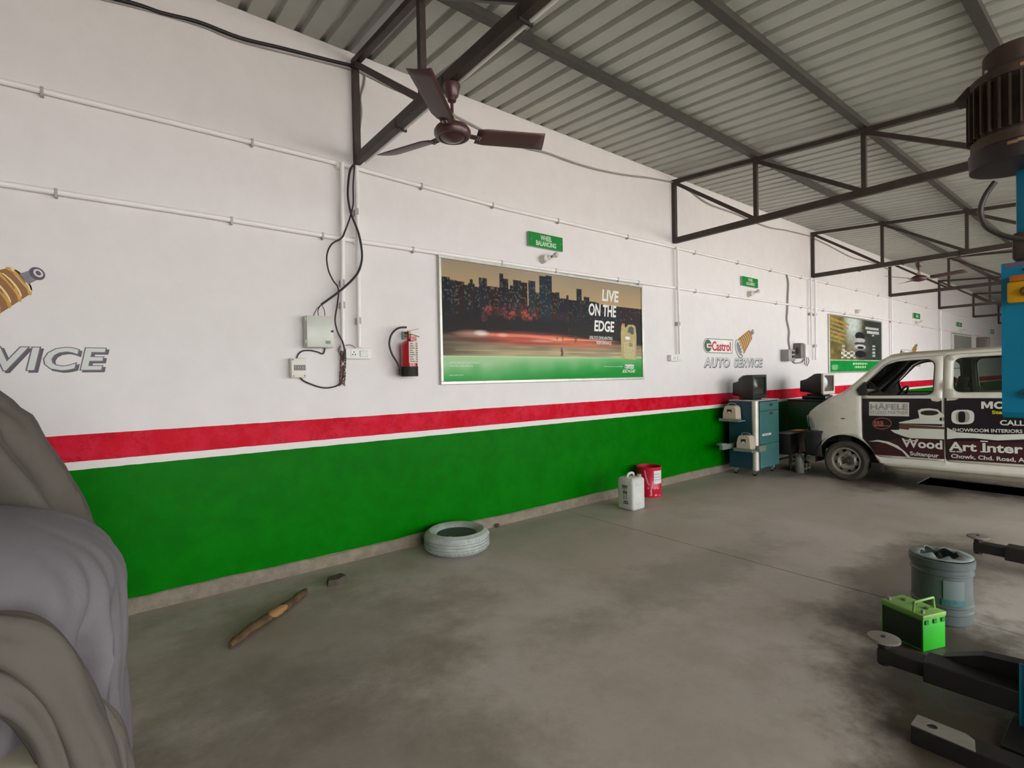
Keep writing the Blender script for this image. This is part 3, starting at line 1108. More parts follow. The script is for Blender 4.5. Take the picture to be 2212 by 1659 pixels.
def paint_service(dx):
    # AUTO SERVICE, hollow sloping capitals with a drop shade
    for word, xa, xb in (('AUTO', 6.945, 7.655), ('SERVICE', 7.80, 8.715)):
        for lay, off, mat, sx, sz in ((0, 0.046, ink_dark, 0.012, -0.011), (1, 0.046, ink_grey, 0, 0), (2, 0.018, ink_fill, 0, 0)):
            letters(word, (lambda u, v, xa=xa, xb=xb, sx=sx, sz=sz, lay=lay: (xa + (xb - xa) * u + sx + dx, D - 0.0012 - 0.0008 * lay, 1.6 + 0.132 * v + sz)), mat, wall_back,
                    name='painted_letters', offset=off, shear=0.17, space=1.12, ref=0.0)
    # badge: bar with a round end, disc in green, white and red, and the name
    x0, x1, z0, z1 = 6.925 + dx, 7.775 + dx, 1.806, 2.023
    h = z1 - z0

    def bar(x0, x1, z0, z1):
        r = (z1 - z0) / 2
        c = ellipse((x0 + r, (z0 + z1) / 2), r, r, 0, 14, PI / 2, 1.5 * PI)
        return c + [(x1 - 0.03, z0), (x1, z1)]
    wpoly(bar(x0, x1, z0, z1), ink_dgreen, 0, 'painted_badge')
    wpoly(bar(x0 + 0.012, x1 - 0.014, z0 + 0.01, z1 - 0.01), ink_white, 1, 'painted_badge')
    cx, cz, r = x0 + 0.125, (z0 + z1) / 2, 0.092
    wpoly(ellipse((cx, cz), r * 1.1, r, 0, 26), ink_dgreen, 2, 'painted_disc')
    wpoly([(cx - 0.03, cz - 0.03), (cx + r * 1.08, cz - 0.03), (cx + r * 1.08, cz + 0.03), (cx - 0.03, cz + 0.03)], ink_white, 3, 'painted_disc')
    wpoly([(cx, cz - 0.016), (cx + r * 1.3, cz - 0.016), (cx + r * 1.3, cz + 0.016), (cx, cz + 0.016)], ink_red, 4, 'painted_disc')
    letters('Castrol', wall_box_map(x0 + 0.235, x1 - 0.075, z0 + 0.032, z1 - 0.038, D - 0.0036), ink_red, wall_back, name='painted_letters', offset=0.03)
    # coil spring over a clamp
    th = math.radians(33)
    e1 = (math.cos(th), math.sin(th))

    def P(s_, q=0.0):
        return (8.02 + dx + e1[0] * s_ - e1[1] * q, 1.925 + e1[1] * s_ + e1[0] * q)
    wpoly([P(-0.02, 0.15), P(0.37, 0.085), P(0.37, -0.085), P(0.02, -0.15)], ink_brown, 0, 'painted_coil')
    for k in range(7):
        s_ = 0.0 + 0.06 * k
        hw = 0.155 - 0.010 * k
        wpoly(arc_band(P(s_), 0.036, hw, th, -PI / 2, PI / 2, 0.022), ink_gold, 1, 'painted_coil')
        wpoly(arc_band(P(s_ + 0.012), 0.03, hw * 0.86, th, -PI * 0.36, PI * 0.3, 0.008), ink_cream, 2, 'painted_coil')
        wpoly(arc_band(P(s_ + 0.02, 0.02), 0.012, hw * 0.5, th, -PI * 0.4, PI * 0.4, 0.008), ink_brown, 3, 'painted_coil')
    wpoly(arc_band(P(0.375), 0.03, 0.078, th, -PI / 2, PI / 2, 0.02), ink_cream, 2, 'painted_coil')
    wpoly([P(0.39, 0.035), P(0.45, 0.03), P(0.45, -0.03), P(0.39, -0.035)], ink_steel, 3, 'painted_eye')
    wpoly(ellipse(P(0.462), 0.034, 0.04, th, 20), ink_dark, 4, 'painted_eye')
    wpoly(ellipse(P(0.468), 0.02, 0.026, th, 18), ink_fill, 5, 'painted_eye')
    wpoly(ellipse(P(0.468), 0.011, 0.015, th, 16), ink_dark, 6, 'painted_eye')
    # clamp at the foot
    wpoly(arc_band(P(-0.07), 0.11, 0.165, th, PI * 0.42, PI * 1.58, 0.06), ink_dark, 2, 'painted_clamp')
    wpoly(arc_band(P(-0.07), 0.1, 0.155, th, PI * 0.45, PI * 1.5, 0.035), ink_fill, 3, 'painted_clamp')
    wpoly(ellipse(P(-0.06), 0.05, 0.1, th, 18), ink_steel, 1, 'painted_clamp')
    for k in range(5):
        wpoly(ellipse(P(-0.02, -0.1 + 0.05 * k), 0.03, 0.012, th, 10), ink_fill, 4, 'painted_clamp')


paint_service(0.0)
paint_service(-8.705)
paint_service(9.15)


# ================================================================== POSTERS
alu = M('aluminium_frame', (190, 188, 178), 0.35, metal=0.5, var=0.15, vscale=10)
print_mat = M_print('flex_print', 0.4)
letter_white = M('print_white', (222, 220, 214), 0.4, var=0.03)


def framed(name, label, x0, x1, z0, z1, th=0.035, bw=0.03):
    o = thing(name, label, 'poster', (x0, D, z0))
    for a in ((x0, x1, z0, z0 + bw), (x0, x1, z1 - bw, z1), (x0, x0 + bw, z0 + bw, z1 - bw), (x1 - bw, x1, z0 + bw, z1 - bw)):
        MB().bb(a[0], a[1], D - th, D, a[2], a[3], 0.004, 1).build('frame_bar', alu, o, smooth=0)
    return o


def blob(U, V, cu, cv, ru, rv, soft=1.0):
    d = ((U - cu) / ru) ** 2 + ((V - cv) / rv) ** 2
    return np.clip((1 - d) / soft, 0, 1)


def smooth_noise(shape, n, seed):
    r = np.random.RandomState(seed)
    g = r.rand(n[0] + 2, n[1] + 2)
    yy = np.linspace(0, n[0], shape[0]); xx = np.linspace(0, n[1], shape[1])
    yi = np.minimum(yy.astype(int), n[0]); xi = np.minimum(xx.astype(int), n[1])
    fy = (yy - yi)[:, None]; fx = (xx - xi)[None, :]
    fy = fy * fy * (3 - 2 * fy); fx = fx * fx * (3 - 2 * fx)
    a = g[np.ix_(yi, xi)]; b = g[np.ix_(yi, xi + 1)]; c = g[np.ix_(yi + 1, xi)]; d = g[np.ix_(yi + 1, xi + 1)]
    return a * (1 - fy) * (1 - fx) + b * (1 - fy) * fx + c * fy * (1 - fx) + d * fy * fx


PX0_, PX1_, PZ0_, PZ1_ = 2.457, 5.487, 1.443, 2.652
IX0, IX1, IZ0, IZ1 = PX0_ + 0.03, PX1_ - 0.03, PZ0_ + 0.03, PZ1_ - 0.03


def c4(a, b):                       # crop pixel of the poster close-up -> photo pixel
    return (920 + a / 4.424, 480 + b / 4.424)


def uv4(a, b):
    p = on_wall(*c4(a, b), d=D - 0.02)
    return ((p.x - IX0) / (IX1 - IX0), (p.z - IZ0) / (IZ1 - IZ0))


def lerp3(t, a, b):
    return np.asarray(a, float) * (1 - t[..., None]) + np.asarray(b, float) * t[..., None]


def art_city(U, V):
    sh_ = U.shape
    n1 = smooth_noise(sh_, (20, 60), 3); n2 = smooth_noise(sh_, (50, 12), 4); n3 = smooth_noise(sh_, (60, 200), 5); n4 = smooth_noise(sh_, (8, 24), 8)
    sky = lerp3(np.clip((V - 0.55) / 0.45, 0, 1), (206, 166, 106), (150, 134, 112))
    mid_ = np.exp(-((U - 0.42) / 0.16) ** 2)
    sky = sky * (1 - 0.35 * mid_[..., None]) + np.array((176, 158, 138)) * 0.35 * mid_[..., None]
    img = sky.copy()
    dark = np.zeros(sh_)
    bl = [(145, 225, 518), (225, 290, 545), (285, 362, 560), (365, 405, 600), (405, 465, 580), (420, 445, 540), (465, 505, 615), (505, 583, 530), (583, 700, 610), (700, 735, 487), (700, 782, 530), (782, 812, 640), (805, 835, 605), (832, 906, 553),
          (906, 965, 575), (975, 1012, 558), (1005, 1042, 562), (1042, 1082, 670), (1080, 1140, 512), (1142, 1198, 508), (1195, 1275, 668), (1240, 1275, 670), (1270, 1345, 725), (1340, 1362, 697), (1362, 1440, 738), (1437, 1485, 637), (1485, 1515, 745), (1510, 1560, 712), (1560, 1625, 758), (1625, 1650, 768), (1650, 1705, 780), (1700, 1860, 792), (1860, 2060, 810)]
    base_v = np.interp(U, [0, 0.2, 0.45, 0.6, 0.75, 1.0], [0.72, 0.70, 0.67, 0.62, 0.56, 0.55])
    img[V < base_v] = (30, 28, 28)
    rw = np.random.RandomState(77).rand(400, 400)
    for i, (a, b, t_) in enumerate(bl):
        u0, v1 = uv4(a, t_); u1, _ = uv4(b, t_)
        m = (U >= u0) & (U <= u1 + 0.001) & (V <= v1) & (V > 0.35)
        tone = (24 + 8 * (i % 3), 25 + 8 * (i % 2), 26 + 7 * ((i + 1) % 3))
        if a in (975, 1005, 1080, 1142):
            tone = (28, 44, 52)
        img[m] = tone
        cu = np.clip(((U - u0) / 0.0052).astype(int), 0, 399); cv = ((V / 0.014).astype(int) + 13 * i) % 400
        den = np.clip((V - 0.5) / 0.25, 0.1, 1) * (0.24 if a < 1250 else 0.12)
        lit = (rw[cv, cu] < den) & m
        br = 0.4 + 0.6 * rw[cu, cv]
        img[lit] = (np.array((104, 98, 84)) * br[..., None])[lit]
    fade = np.clip((0.62 - V) / 0.1, 0, 1)
    img = img * (1 - fade[..., None]) + np.array((34, 28, 27)) * fade[..., None]
    # red-lit trees
    for (a, b, ra, rb, k) in ((600, 840, 60, 55, 0.8), (720, 850, 110, 60, 0.25), (810, 890, 80, 50, 0.75), (980, 890, 110, 60, 0.8), (900, 830, 200, 60, 0.25), (560, 910, 40, 50, 0.5), (1300, 900, 160, 60, 0.12)):
        cu, cv = uv4(a, b)
        ru = uv4(a + ra, b)[0] - cu
        m = blob(U, V, cu, cv, ru, rb / 1000.0, 0.8) * np.clip((n1 * 0.6 + n3 * 0.7) * 1.6 - 0.5, 0, 1) * k
        img = img * (1 - m[..., None]) + np.array((214, 84, 70)) * m[..., None]
    # road
    vr = 0.40 - 0.045 * U + 0.01 * n4
    rd = np.clip((vr - V) / 0.03, 0, 1)
    road = lerp3(np.clip((0.40 - V) / 0.2, 0, 1), (118, 100, 84), (176, 160, 122))
    road = road * (0.86 + 0.28 * n2[..., None])
    road = road * (1 - 0.35 * np.clip(1 - U / 0.25, 0, 1)[..., None])
    img = img * (1 - rd[..., None]) + road * rd[..., None]
    # rushing red light
    for (u0, v0, ru, rv, col, k) in ((0.36, 0.375, 0.36, 0.075, (196, 84, 66), 0.9), (0.62, 0.35, 0.3, 0.06, (206, 110, 78), 0.75), (0.3, 0.40, 0.3, 0.02, (240, 140, 110), 0.8), (0.6, 0.385, 0.28, 0.012, (248, 160, 110), 0.9),
                                     (0.12, 0.40, 0.09, 0.04, (190, 160, 146), 0.6), (0.15, 0.41, 0.035, 0.03, (240, 226, 214), 0.8), (0.24, 0.40, 0.03, 0.02, (240, 190, 170), 0.7), (0.42, 0.36, 0.06, 0.015, (238, 190, 168), 0.6), (0.5, 0.372, 0.05, 0.01, (246, 214, 190), 0.5),
                                     (0.14, 0.35, 0.16, 0.025, (70, 56, 54), 0.6), (0.4, 0.335, 0.18, 0.014, (120, 58, 50), 0.5), (0.88, 0.31, 0.12, 0.03, (110, 96, 76), 0.5)):
        m = blob(U, V, u0, v0, ru, rv, 0.9) * k * (0.75 + 0.5 * n2)
        m = np.clip(m, 0, 1)
        img = img * (1 - m[..., None]) + np.array(col) * m[..., None]
    m = (np.abs(V - (0.262 - 0.0 * U)) < 0.003) & (U > 0.05)
    img[m] = img[m] * 0.6 + np.array((214, 196, 150)) * 0.4
    # scratches and a dark drip
    for (a, b, ra, rb) in ((1310, 1110, 10, 45), (1300, 1250, 16, 60), (1285, 1310, 18, 20), (1430, 1120, 14, 40), (1255, 1110, 6, 25), (1370, 1050, 10, 40)):
        cu, cv = uv4(a, b)
        m = blob(U, V, cu, cv, ra / 1900.0, rb / 1000.0, 0.5) * np.clip(n3 * 1.6 - 0.3, 0, 1)
        img = img * (1 - m[..., None]) + np.array((84, 66, 50)) * m[..., None]
    # green strip at the foot
    vg = uv4(700, 1278)[1]
    g = np.clip((vg - V) / 0.006, 0, 1)
    tt = np.clip(0.75 * U + 1.0 * (vg - V) / vg - 0.35 + 0.25 * (n4 - 0.5), 0, 1)
    grn = lerp3(tt, (160, 196, 146), (18, 136, 44))
    edge = np.exp(-((V - vg) / 0.007) ** 2)
    grn = grn + 60 * edge[..., None]
    img = img * (1 - g[..., None]) + grn * g[..., None]
    return img


pst = framed('poster_frame', 'wide framed poster of a night city skyline reading LIVE ON THE EDGE', PX0_, PX1_, PZ0_, PZ1_)
pan = painted_panel(IX0, IX1, IZ0, IZ1, D - 0.02, 420, 170, art_city, print_mat, 'printed_panel', pst)


def p_text(s, a, b, mat=letter_white, lay=1, shear=0.0, off=0.02):
    x0, x1, z0, z1 = px_box(c4(*a), c4(*b), D - 0.02)
    return letters(s, wall_box_map(x0, x1, z0, z1, D - 0.02 - 0.0012 * lay), mat, pan, name='printed_letters', offset=off, shear=shear)


for s_, a, b in (('LIVE', (1682, 752), (1842, 662)), ('ON THE', (1556, 890), (1818, 800)), ('EDGE', (1608, 1042), (1800, 950))):
    p_text(s_, a, b, shear=0.12, off=0.03)
p_text('UNLOCK EXHILARATING', (1562, 1118), (1782, 1096), shear=0.12, off=0.01)
p_text('PERFORMANCE', (1630, 1166), (1772, 1142), shear=0.12, off=0.01)
pale_green = M('print_pale_green', (206, 226, 196), 0.4, var=0.03)
p_text('CASTROL EDGE WITH FLUID TITANIUM', (222, 1352), (508, 1334), pale_green, off=0.005)
p_text('STRONGER UNDER PRESSURE', (222, 1382), (448, 1364), pale_green, off=0.005)
p_text('www.castrol.com', (222, 1468), (358, 1452), pale_green, off=0.005)
p_text("IT'S MORE THAN JUST OIL. IT'S LIQUID ENGINEERING.", (1700, 1388), (1882, 1374), pale_green, off=0.0)


def p_poly(pts, mat, lay, name='printed_shape'):
    P = [on_wall(*c4(*p), d=D - 0.02) for p in pts]
    v, f = sheet([(p.x, p.z) for p in P], (), 1.0)
    return MB().tris([(p[0], D - 0.02 - 0.0012 * lay, p[1]) for p in v], f).build(name, mat, pan, smooth=0, recalc=False)


gold = M('print_bottle_gold', (166, 148, 78), 0.4, var=0.18, vscale=14)
gold_d = M('print_bottle_shade', (122, 106, 54), 0.4, var=0.15)
p_poly([(1868, 1300), (2010, 1318), (2012, 1090), (2002, 1000), (1985, 982), (1935, 978), (1905, 1010), (1895, 985), (1868, 982), (1862, 1060)], gold, 1)
p_poly([(1926, 1050), (1938, 1002), (1966, 996), (1984, 1012), (1986, 1070), (1966, 1074), (1946, 1056)], M('print_dark', (36, 32, 30), 0.4), 2)
p_poly([(1868, 985), (1900, 990), (1900, 970), (1872, 966)], M('print_cap_red', (196, 66, 58), 0.4), 2)
p_poly([(1905, 1120), (1948, 1124), (1948, 1096), (1905, 1092)], letter_white, 2)
p_poly([(1890, 1300), (1996, 1312), (1994, 1150), (1890, 1140)], M('print_bottle_label', (176, 162, 104), 0.4, var=0.3, vscale=40), 2)
p_poly([(1940, 1188), (1972, 1192), (1972, 1156), (1940, 1152)], gold_d, 3)
p_poly([(1900, 1396), (1985, 1400), (1988, 1362), (1902, 1360)], letter_white, 1)
p_text('Castrol', (1922, 1392), (1982, 1368), M('print_logo_green', (70, 120, 84), 0.4), 2, off=0.02)
p_poly([(1904, 1390), (1916, 1392), (1916, 1370), (1904, 1368)], M('print_logo_green', (70, 120, 84)), 2)
p_text('EDGE', (1878, 1438), (2004, 1408), pale_green, 1, shear=0.25, off=0.02)


def c6(a, b):
    return (1400 + a / 3.607, 360 + b / 3.607)


QX0, QX1, QZ0, QZ1 = 11.47, 14.62, 1.46, 2.66
QI = (QX0 + 0.03, QX1 - 0.03, QZ0 + 0.03, QZ1 - 0.03)


def uv6(a, b):
    p = on_wall(*c6(a, b), d=D - 0.02)
    return ((p.x - QI[0]) / (QI[1] - QI[0]), (p.z - QI[2]) / (QI[3] - QI[2]))


def art_car(U, V):
    n = smooth_noise(U.shape, (14, 18), 21); n2 = smooth_noise(U.shape, (30, 40), 22)
    img = lerp3(np.clip(U * 1.3 - 0.1, 0, 1), (122, 108, 58), (66, 70, 62))
    img *= (0.75 + 0.5 * n[..., None])
    m = blob(U, V, 0.42, 0.92, 0.2, 0.5, 0.9)
    img = img * (1 - m[..., None]) + np.array((196, 206, 200)) * m[..., None]
    m = blob(U, V, 0.5, 0.5, 0.25, 0.3, 0.9) * 0.6
    img = img * (1 - m[..., None]) + np.array((150, 150, 138)) * m[..., None]
    for k in range(6):                                 # gilded streaks on the left
        m = (np.abs(V - (0.93 - 0.075 * k) + 0.25 * (U - 0.1)) < 0.022) & (U < 0.34 - 0.02 * k)
        img[m] = (176 - 16 * (k % 3), 146 - 14 * (k % 2), 70 + 20 * (k % 2))
    m = (U > 0.64) & (V > 0.22)
    img[m] = img[m] * 0.55 + np.array((44, 48, 48)) * 0.45
    # car seen from above, on a chequered patch
    ck = ((np.floor(U / 0.06) + np.floor(V / 0.045)) % 2 == 0) & (U > 0.2) & (U < 0.46) & (V > 0.24) & (V < 0.38)
    img[ck] = (206, 206, 200)
    for (cu, cv, ru, rv, col) in ((0.55, 0.68, 0.10, 0.085, (38, 38, 40)), (0.55, 0.60, 0.11, 0.045, (180, 178, 174)), (0.55, 0.53, 0.115, 0.03, (60, 60, 62)), (0.555, 0.47, 0.12, 0.055, (196, 192, 188)), (0.56, 0.455, 0.07, 0.03, (40, 38, 40)), (0.56, 0.33, 0.12, 0.075, (34, 34, 36))):
        m = blob(U, V, cu, cv, ru, rv, 0.25)
        img = img * (1 - m[..., None]) + np.array(col) * m[..., None]
    for (u0, u1, v0, v1) in ((0.66, 0.94, 0.83, 0.88), (0.69, 0.95, 0.75, 0.80), (0.80, 0.84, 0.70, 0.73)):
        m = (U > u0) & (U < u1) & (V > v0) & (V < v1)
        img[m] = (190, 192, 186)
    for k in range(4):
        m = (np.abs(U - 0.83) < 0.03) & (np.abs(V - (0.50 - 0.065 * k)) < 0.022)
        img[m] = (180, 182, 172)
        if k < 3:
            m = (np.abs(U - 0.24) < 0.025) & (np.abs(V - (0.47 - 0.07 * k)) < 0.022)
            img[m] = (186, 184, 168)
    g = V < 0.205
    img[g] = (8, 138, 56)
    m = (np.abs(V - 0.205) < 0.008)
    img[m] = (170, 196, 168)
    for (u0, u1, v0, v1) in ((0.41, 0.69, 0.125, 0.165), (0.44, 0.66, 0.06, 0.095)):
        m = (U > u0) & (U < u1) & (V > v0) & (V < v1) & (((U * 90).astype(int) % 4) != 0)
        img[m] = (180, 214, 170)
    m = (U > 0.04) & (U < 0.14) & (V > 0.03) & (V < 0.12)
    img[m] = (120, 176, 120)
    return img * (0.92 + 0.16 * n2[..., None])


ps2 = framed('poster_frame', 'framed poster of a car seen from above over a green strip', QX0, QX1, QZ0, QZ1)
painted_panel(QI[0], QI[1], QI[2], QI[3], D - 0.02, 200, 110, art_car, print_mat, 'printed_panel', ps2)
ps3 = framed('wall_board', 'white framed board with a grey upper half, far along the wall', 21.2, 24.0, 1.5, 2.66)
MB().bb(21.23, 23.97, D - 0.02, D - 0.012, 1.53, 2.63).build('white_panel', M('white_board', (224, 220, 214), 0.4), ps3, smooth=0)
MB().bb(21.5, 23.9, D - 0.03, D - 0.02, 2.12, 2.6).build('grey_panel', M('grey_board', (140, 142, 132), 0.4), ps3, smooth=0)
ps3['category'] = 'board'
o = thing('wall_box', 'small dark wall box mounted beyond the grey topped board', 'wall box', (24.9, D, 2.2))  # plain box on the wall, its use unknown
MB().bb(24.8, 25.3, D - 0.3, D, 2.15, 2.62, 0.02).build('cabinet', M('brown_grey_box', (112, 104, 98), 0.5), o)
MB().bb(24.84, 25.26, D - 0.31, D - 0.3, 2.2, 2.57).build('grille', M('pale_grille', (170, 164, 156), 0.5), o, smooth=0)


# ================================================================== CEILING FANS
fan_brown = M('fan_brown_enamel', (74, 44, 44), 0.35, var=0.12, coat=0.15)
fan_blade = M('fan_blade_brown', (80, 52, 52), 0.42, var=0.12)


def make_fan(label, x, y, zhook, zmot, R, angles, tilt=(0, 0)):
    t = thing('ceiling_fan', label, 'ceiling fan', (x, y, zhook), local=True, group='brown ceiling fans')
    t.rotation_euler = (tilt[0], tilt[1], 0)
    h = zmot - zhook
    MB().tube([(-0.012, 0, 0.03), (-0.012, 0, -0.05)], 0.004, 6).tube([(0.012, 0, 0.03), (0.012, 0, -0.05)], 0.004, 6).build('hanger', metal_dark, t)
    MB().lathe([(0.052, -0.035), (0.054, -0.045), (0.046, -0.07), (0.04, -0.105), (0.028, -0.118), (0.026, -0.135), (0.012, -0.145)], (0, 0, 0), n=24).build('canopy', fan_brown, t)
    MB().cyl((0, 0, -0.12), (0, 0, h + 0.07), 0.010, n=12).build('down_rod', fan_brown, t)
    MB().lathe([(0.012, 0.115), (0.02, 0.11), (0.024, 0.07), (0.034, 0.055)], (0, 0, h), n=20).build('lower_canopy', M('fan_cream', (150, 136, 116), 0.4), t)
    MB().lathe([(0.03, 0.06), (0.06, 0.05), (0.098, 0.03), (0.112, 0.008), (0.112, -0.012), (0.10, -0.03), (0.085, -0.034), (0.08, -0.026), (0.06, -0.042), (0.02, -0.052), (0.0, -0.053)], (0, 0, h), n=36).build('motor_housing', fan_brown, t)
    for a in angles:
        ca, sa = math.cos(a), math.sin(a)

        def Q(s_, w, z_):
            return (ca * s_ - sa * w, sa * s_ + ca * w, h + z_)
        mb = MB()
        n = 9
        rows_ = []
        for i in range(n):
            f = i / (n - 1)
            s_ = 0.15 + (R - 0.15) * f
            w = 0.066 + 0.006 * f
            if i == 0:
                w = 0.05
            row = []
            for j in range(7):
                q = -1 + 2 * j / 6
                ss = s_ + (0.02 * q if i == n - 1 else 0)
                row.append(Q(ss, w * q, -0.019 * q - 0.012 * (1 - q * q) * 0.5 + 0.035 * f))
            rows_.append(row)
        mb.grid(rows_)
        bl = mb.build('blade', fan_blade, t, smooth=60, solid=0.003)
        MB().bar(Q(0.09, 0, -0.004), Q(0.185, 0, -0.01), 0.05, 0.005).build('blade_arm', fan_brown, bl, smooth=0)
        for ds in (0.16, 0.175):
            for dw in (-0.012, 0.012):
                MB().lathe([(0.004, 0), (0.003, -0.004)], Q(ds, dw, -0.012), (0, 0, 1), 8).build('screw', M('pale_rivet', (170, 160, 156), 0.4), bl)
    return t


make_fan('large brown three-bladed ceiling fan hanging in front of the poster wall', 1.70, 2.683, ZB - 0.035, 2.995, 0.61, [math.radians(a) for a in (-17, 104.5, -137.5)])
make_fan('distant brown ceiling fan hanging beyond the city poster', TX[2], 2.53, ZB - 0.035, 3.02, 0.60, [math.radians(a) for a in (-85, 35, 150)])


# ================================================================== THINGS ON THE FLOOR BY THE WALL
def tyre_profile(R, W, rin, bulge=0.015):
    """(radius, height) outline of a tyre of width W, closed loop"""
    h = W / 2
    return [(rin, -h * 0.62), (rin + 0.01, -h * 0.78), (rin + 0.035, -h * 0.97), ((R + rin) / 2 + 0.01, -h * 1.06), (R - 0.035, -h * 0.97), (R - 0.012, -h * 0.82), (R - 0.003, -h * 0.6),
            (R, -h * 0.36), (R - 0.007, -h * 0.33), (R - 0.007, -h * 0.28), (R + 0.001, -h * 0.25), (R + 0.001, -h * 0.03), (R - 0.007, 0), (R - 0.007, h * 0.04), (R + 0.001, h * 0.07), (R + 0.001, h * 0.26), (R - 0.007, h * 0.29), (R - 0.007, h * 0.34), (R, h * 0.37),
            (R - 0.003, h * 0.6), (R - 0.012, h * 0.82), (R - 0.035, h * 0.97), ((R + rin) / 2 + 0.01, h * 1.06), (rin + 0.035, h * 0.97), (rin + 0.01, h * 0.78), (rin, h * 0.62)]


tyre_grey = M('grey_painted_rubber', (176, 180, 172), 0.55, var=0.18, vscale=16, bump=0.15, rgb2=(146, 150, 144))
TC = Vector((2.41, 3.87, 0.0))
o = thing('old_tyre', 'old tyre painted grey lying flat on the floor against the wall', 'tyre', tuple(TC))
TR, TW = 0.285, 0.165
MB().lathe(tyre_profile(TR, TW, 0.175), TC + Vector((0, 0, TW / 2 * 1.06)), n=64, closed=True).build('carcass', tyre_grey, o, smooth=30)
MB().lathe([(0.178, -0.05), (0.235, -0.05), (0.262, -0.03), (0.268, 0), (0.262, 0.03), (0.235, 0.05), (0.178, 0.05)], TC + Vector((0, 0, TW / 2 * 1.06)), n=48).build('inner_liner', M('inner_rubber', (60, 62, 64), 0.5), o)
tr = MB()
for k in range(46):
    a = 2 * PI * k / 46
    d = Vector((math.cos(a), math.sin(a), 0))
    for zz, rr in ((TW * 1.0, TR - 0.008), (TW * 0.06, TR - 0.008)):
        tr.bar(TC + d * (rr - 0.01) + Vector((0, 0, zz - 0.012 if zz > 0.1 else zz + 0.012)), TC + d * (rr + 0.0075) + Vector((0, 0, zz - 0.04 if zz > 0.1 else zz + 0.035)), 0.022, 0.01, up=(0, 0, 1))
tb = tr.build('tread_blocks', tyre_grey, o, smooth=0)
tb['kind'] = 'stuff'
fl = MB()
fl.grid([[TC + Vector((math.cos(a) * r_, math.sin(a) * r_, 0.145 - 0.12 * (0.2 - r_) + 0.006 * math.sin(a * 9))) for a in np.linspace(PI * 1.02, PI * 1.32, 8)] for r_ in (0.19, 0.15, 0.11)])
fl.build('torn_flap', tyre_grey, o, solid=0.004)

# pebble, clod, stick
stone = M('dark_stone', (70, 64, 56), 0.8, bump=0.4, bscale=60)


def lump(name, label, cat, c, r, sc, mat, seed=1, n=12, rz=0.0):
    rs = np.random.RandomState(seed)
    mb = MB().sphere((0, 0, 0), r, (1, 1, 1), n)
    ph = rs.rand(6) * 6
    for v in mb.bm.verts:
        d = v.co.normalized()
        k = 1 + 0.16 * math.sin(3.1 * d.x * 2 + ph[0]) * math.sin(2.7 * d.y * 2 + ph[1]) + 0.1 * math.sin(6 * d.z + ph[2] + 4 * d.x)
        v.co = Vector((v.co.x * k * sc[0], v.co.y * k * sc[1], v.co.z * k * sc[2]))
        q = v.co
        v.co = Vector((q.x * math.cos(rz) - q.y * math.sin(rz), q.x * math.sin(rz) + q.y * math.cos(rz), q.z))
    zmin = min(v.co.z for v in mb.bm.verts)
    for v in mb.bm.verts:
        v.co = v.co + Vector((c[0], c[1], -zmin))
    return tag(mb.build(name, mat, None, smooth=50, org=(c[0], c[1], 0)), label, cat)


lump('stone', 'small dark stone at the foot of the wall right of the tyre', 'stone', (3.06, 4.14), 0.02, (1.1, 0.8, 0.9), stone, 3)
CB = on_floor(722, 1262)
wedge = [(-0.075, -0.04), (0.0, -0.065), (0.08, -0.03), (0.06, 0.05), (-0.05, 0.06)]
mb = MB().prism(wedge, lambda a, b: (CB.x + a + 0.02, CB.y + b + 0.02, 0.0), lambda a, b: (CB.x + a * 0.86 + 0.02, CB.y + b * 0.8 + 0.02, 0.042 + 0.1 * a * (1 if a > 0 else 0.3)))
bk = mb.build('broken_brick', M('dirty_brick', (74, 66, 54), 0.85, var=0.3, vscale=30, bump=0.5), None, smooth=0, org=(CB.x, CB.y, 0))
tag(bk, 'small broken dark brick lying on the floor near the stick', 'brick')
wood = M('weathered_wood', (112, 84, 50), 0.75, var=0.35, vscale=12, bump=0.4, bscale=50, rgb2=(62, 46, 30))
a = on_floor(497, 1395, 0.02); b = on_floor(664, 1275, 0.02)
dirv = (b - a).normalized()
nor = Vector((-dirv.y, dirv.x, 0))
rings = []
mb = MB()
for i in range(15):
    f = i / 14
    c = a.lerp(b, f) + nor * (0.012 * math.sin(f * 7))
    hw = 0.026 + 0.010 * math.sin(f * PI) + 0.004 * math.sin(f * 23) - (0.014 if i in (0, 14) else 0)
    ht = 0.026 + 0.008 * math.sin(f * PI) + 0.003 * math.sin(f * 31)
    rings.append([mb.bm.verts.new(Vector((c.x, c.y, 0)) + nor * (hw * math.cos(t)) + Vector((0, 0, ht * (1 + math.sin(t)) * 0.75))) for t in np.linspace(0, 2 * PI, 9)[:-1]])
for A, B in zip(rings, rings[1:]):
    mb.skin(A, B)
mb.bm.faces.new(rings[0]); mb.bm.faces.new(rings[-1])
o = thing('wooden_stick', 'rough wooden stick with a bare tan patch lying on the floor', 'stick', (a.x, a.y, 0))
mb.build('stick', wood, o, smooth=50)
mb = MB()
rows_ = []
for i in range(8):
    f = 0.42 + 0.2 * i / 7
    c = a.lerp(b, f) + nor * (0.012 * math.sin(f * 7))
    hw = (0.026 + 0.010 * math.sin(f * PI)) * 1.03
    ht = (0.026 + 0.008 * math.sin(f * PI)) * 1.03
    k = math.sin(PI * (i + 0.4) / 7.8)
    rows_.append([Vector((c.x, c.y, 0.0012)) + nor * (hw * math.cos(t)) + Vector((0, 0, ht * (1 + math.sin(t)) * 0.75)) for t in np.linspace(PI * (0.75 - 0.55 * k), PI * (0.75 + 0.5 * k), 6)])
label_part(mb.grid(rows_).build('bare_patch', M('bare_wood', (150, 112, 66), 0.7, var=0.1), o, smooth=60), 'bare tan patch where bark is gone')

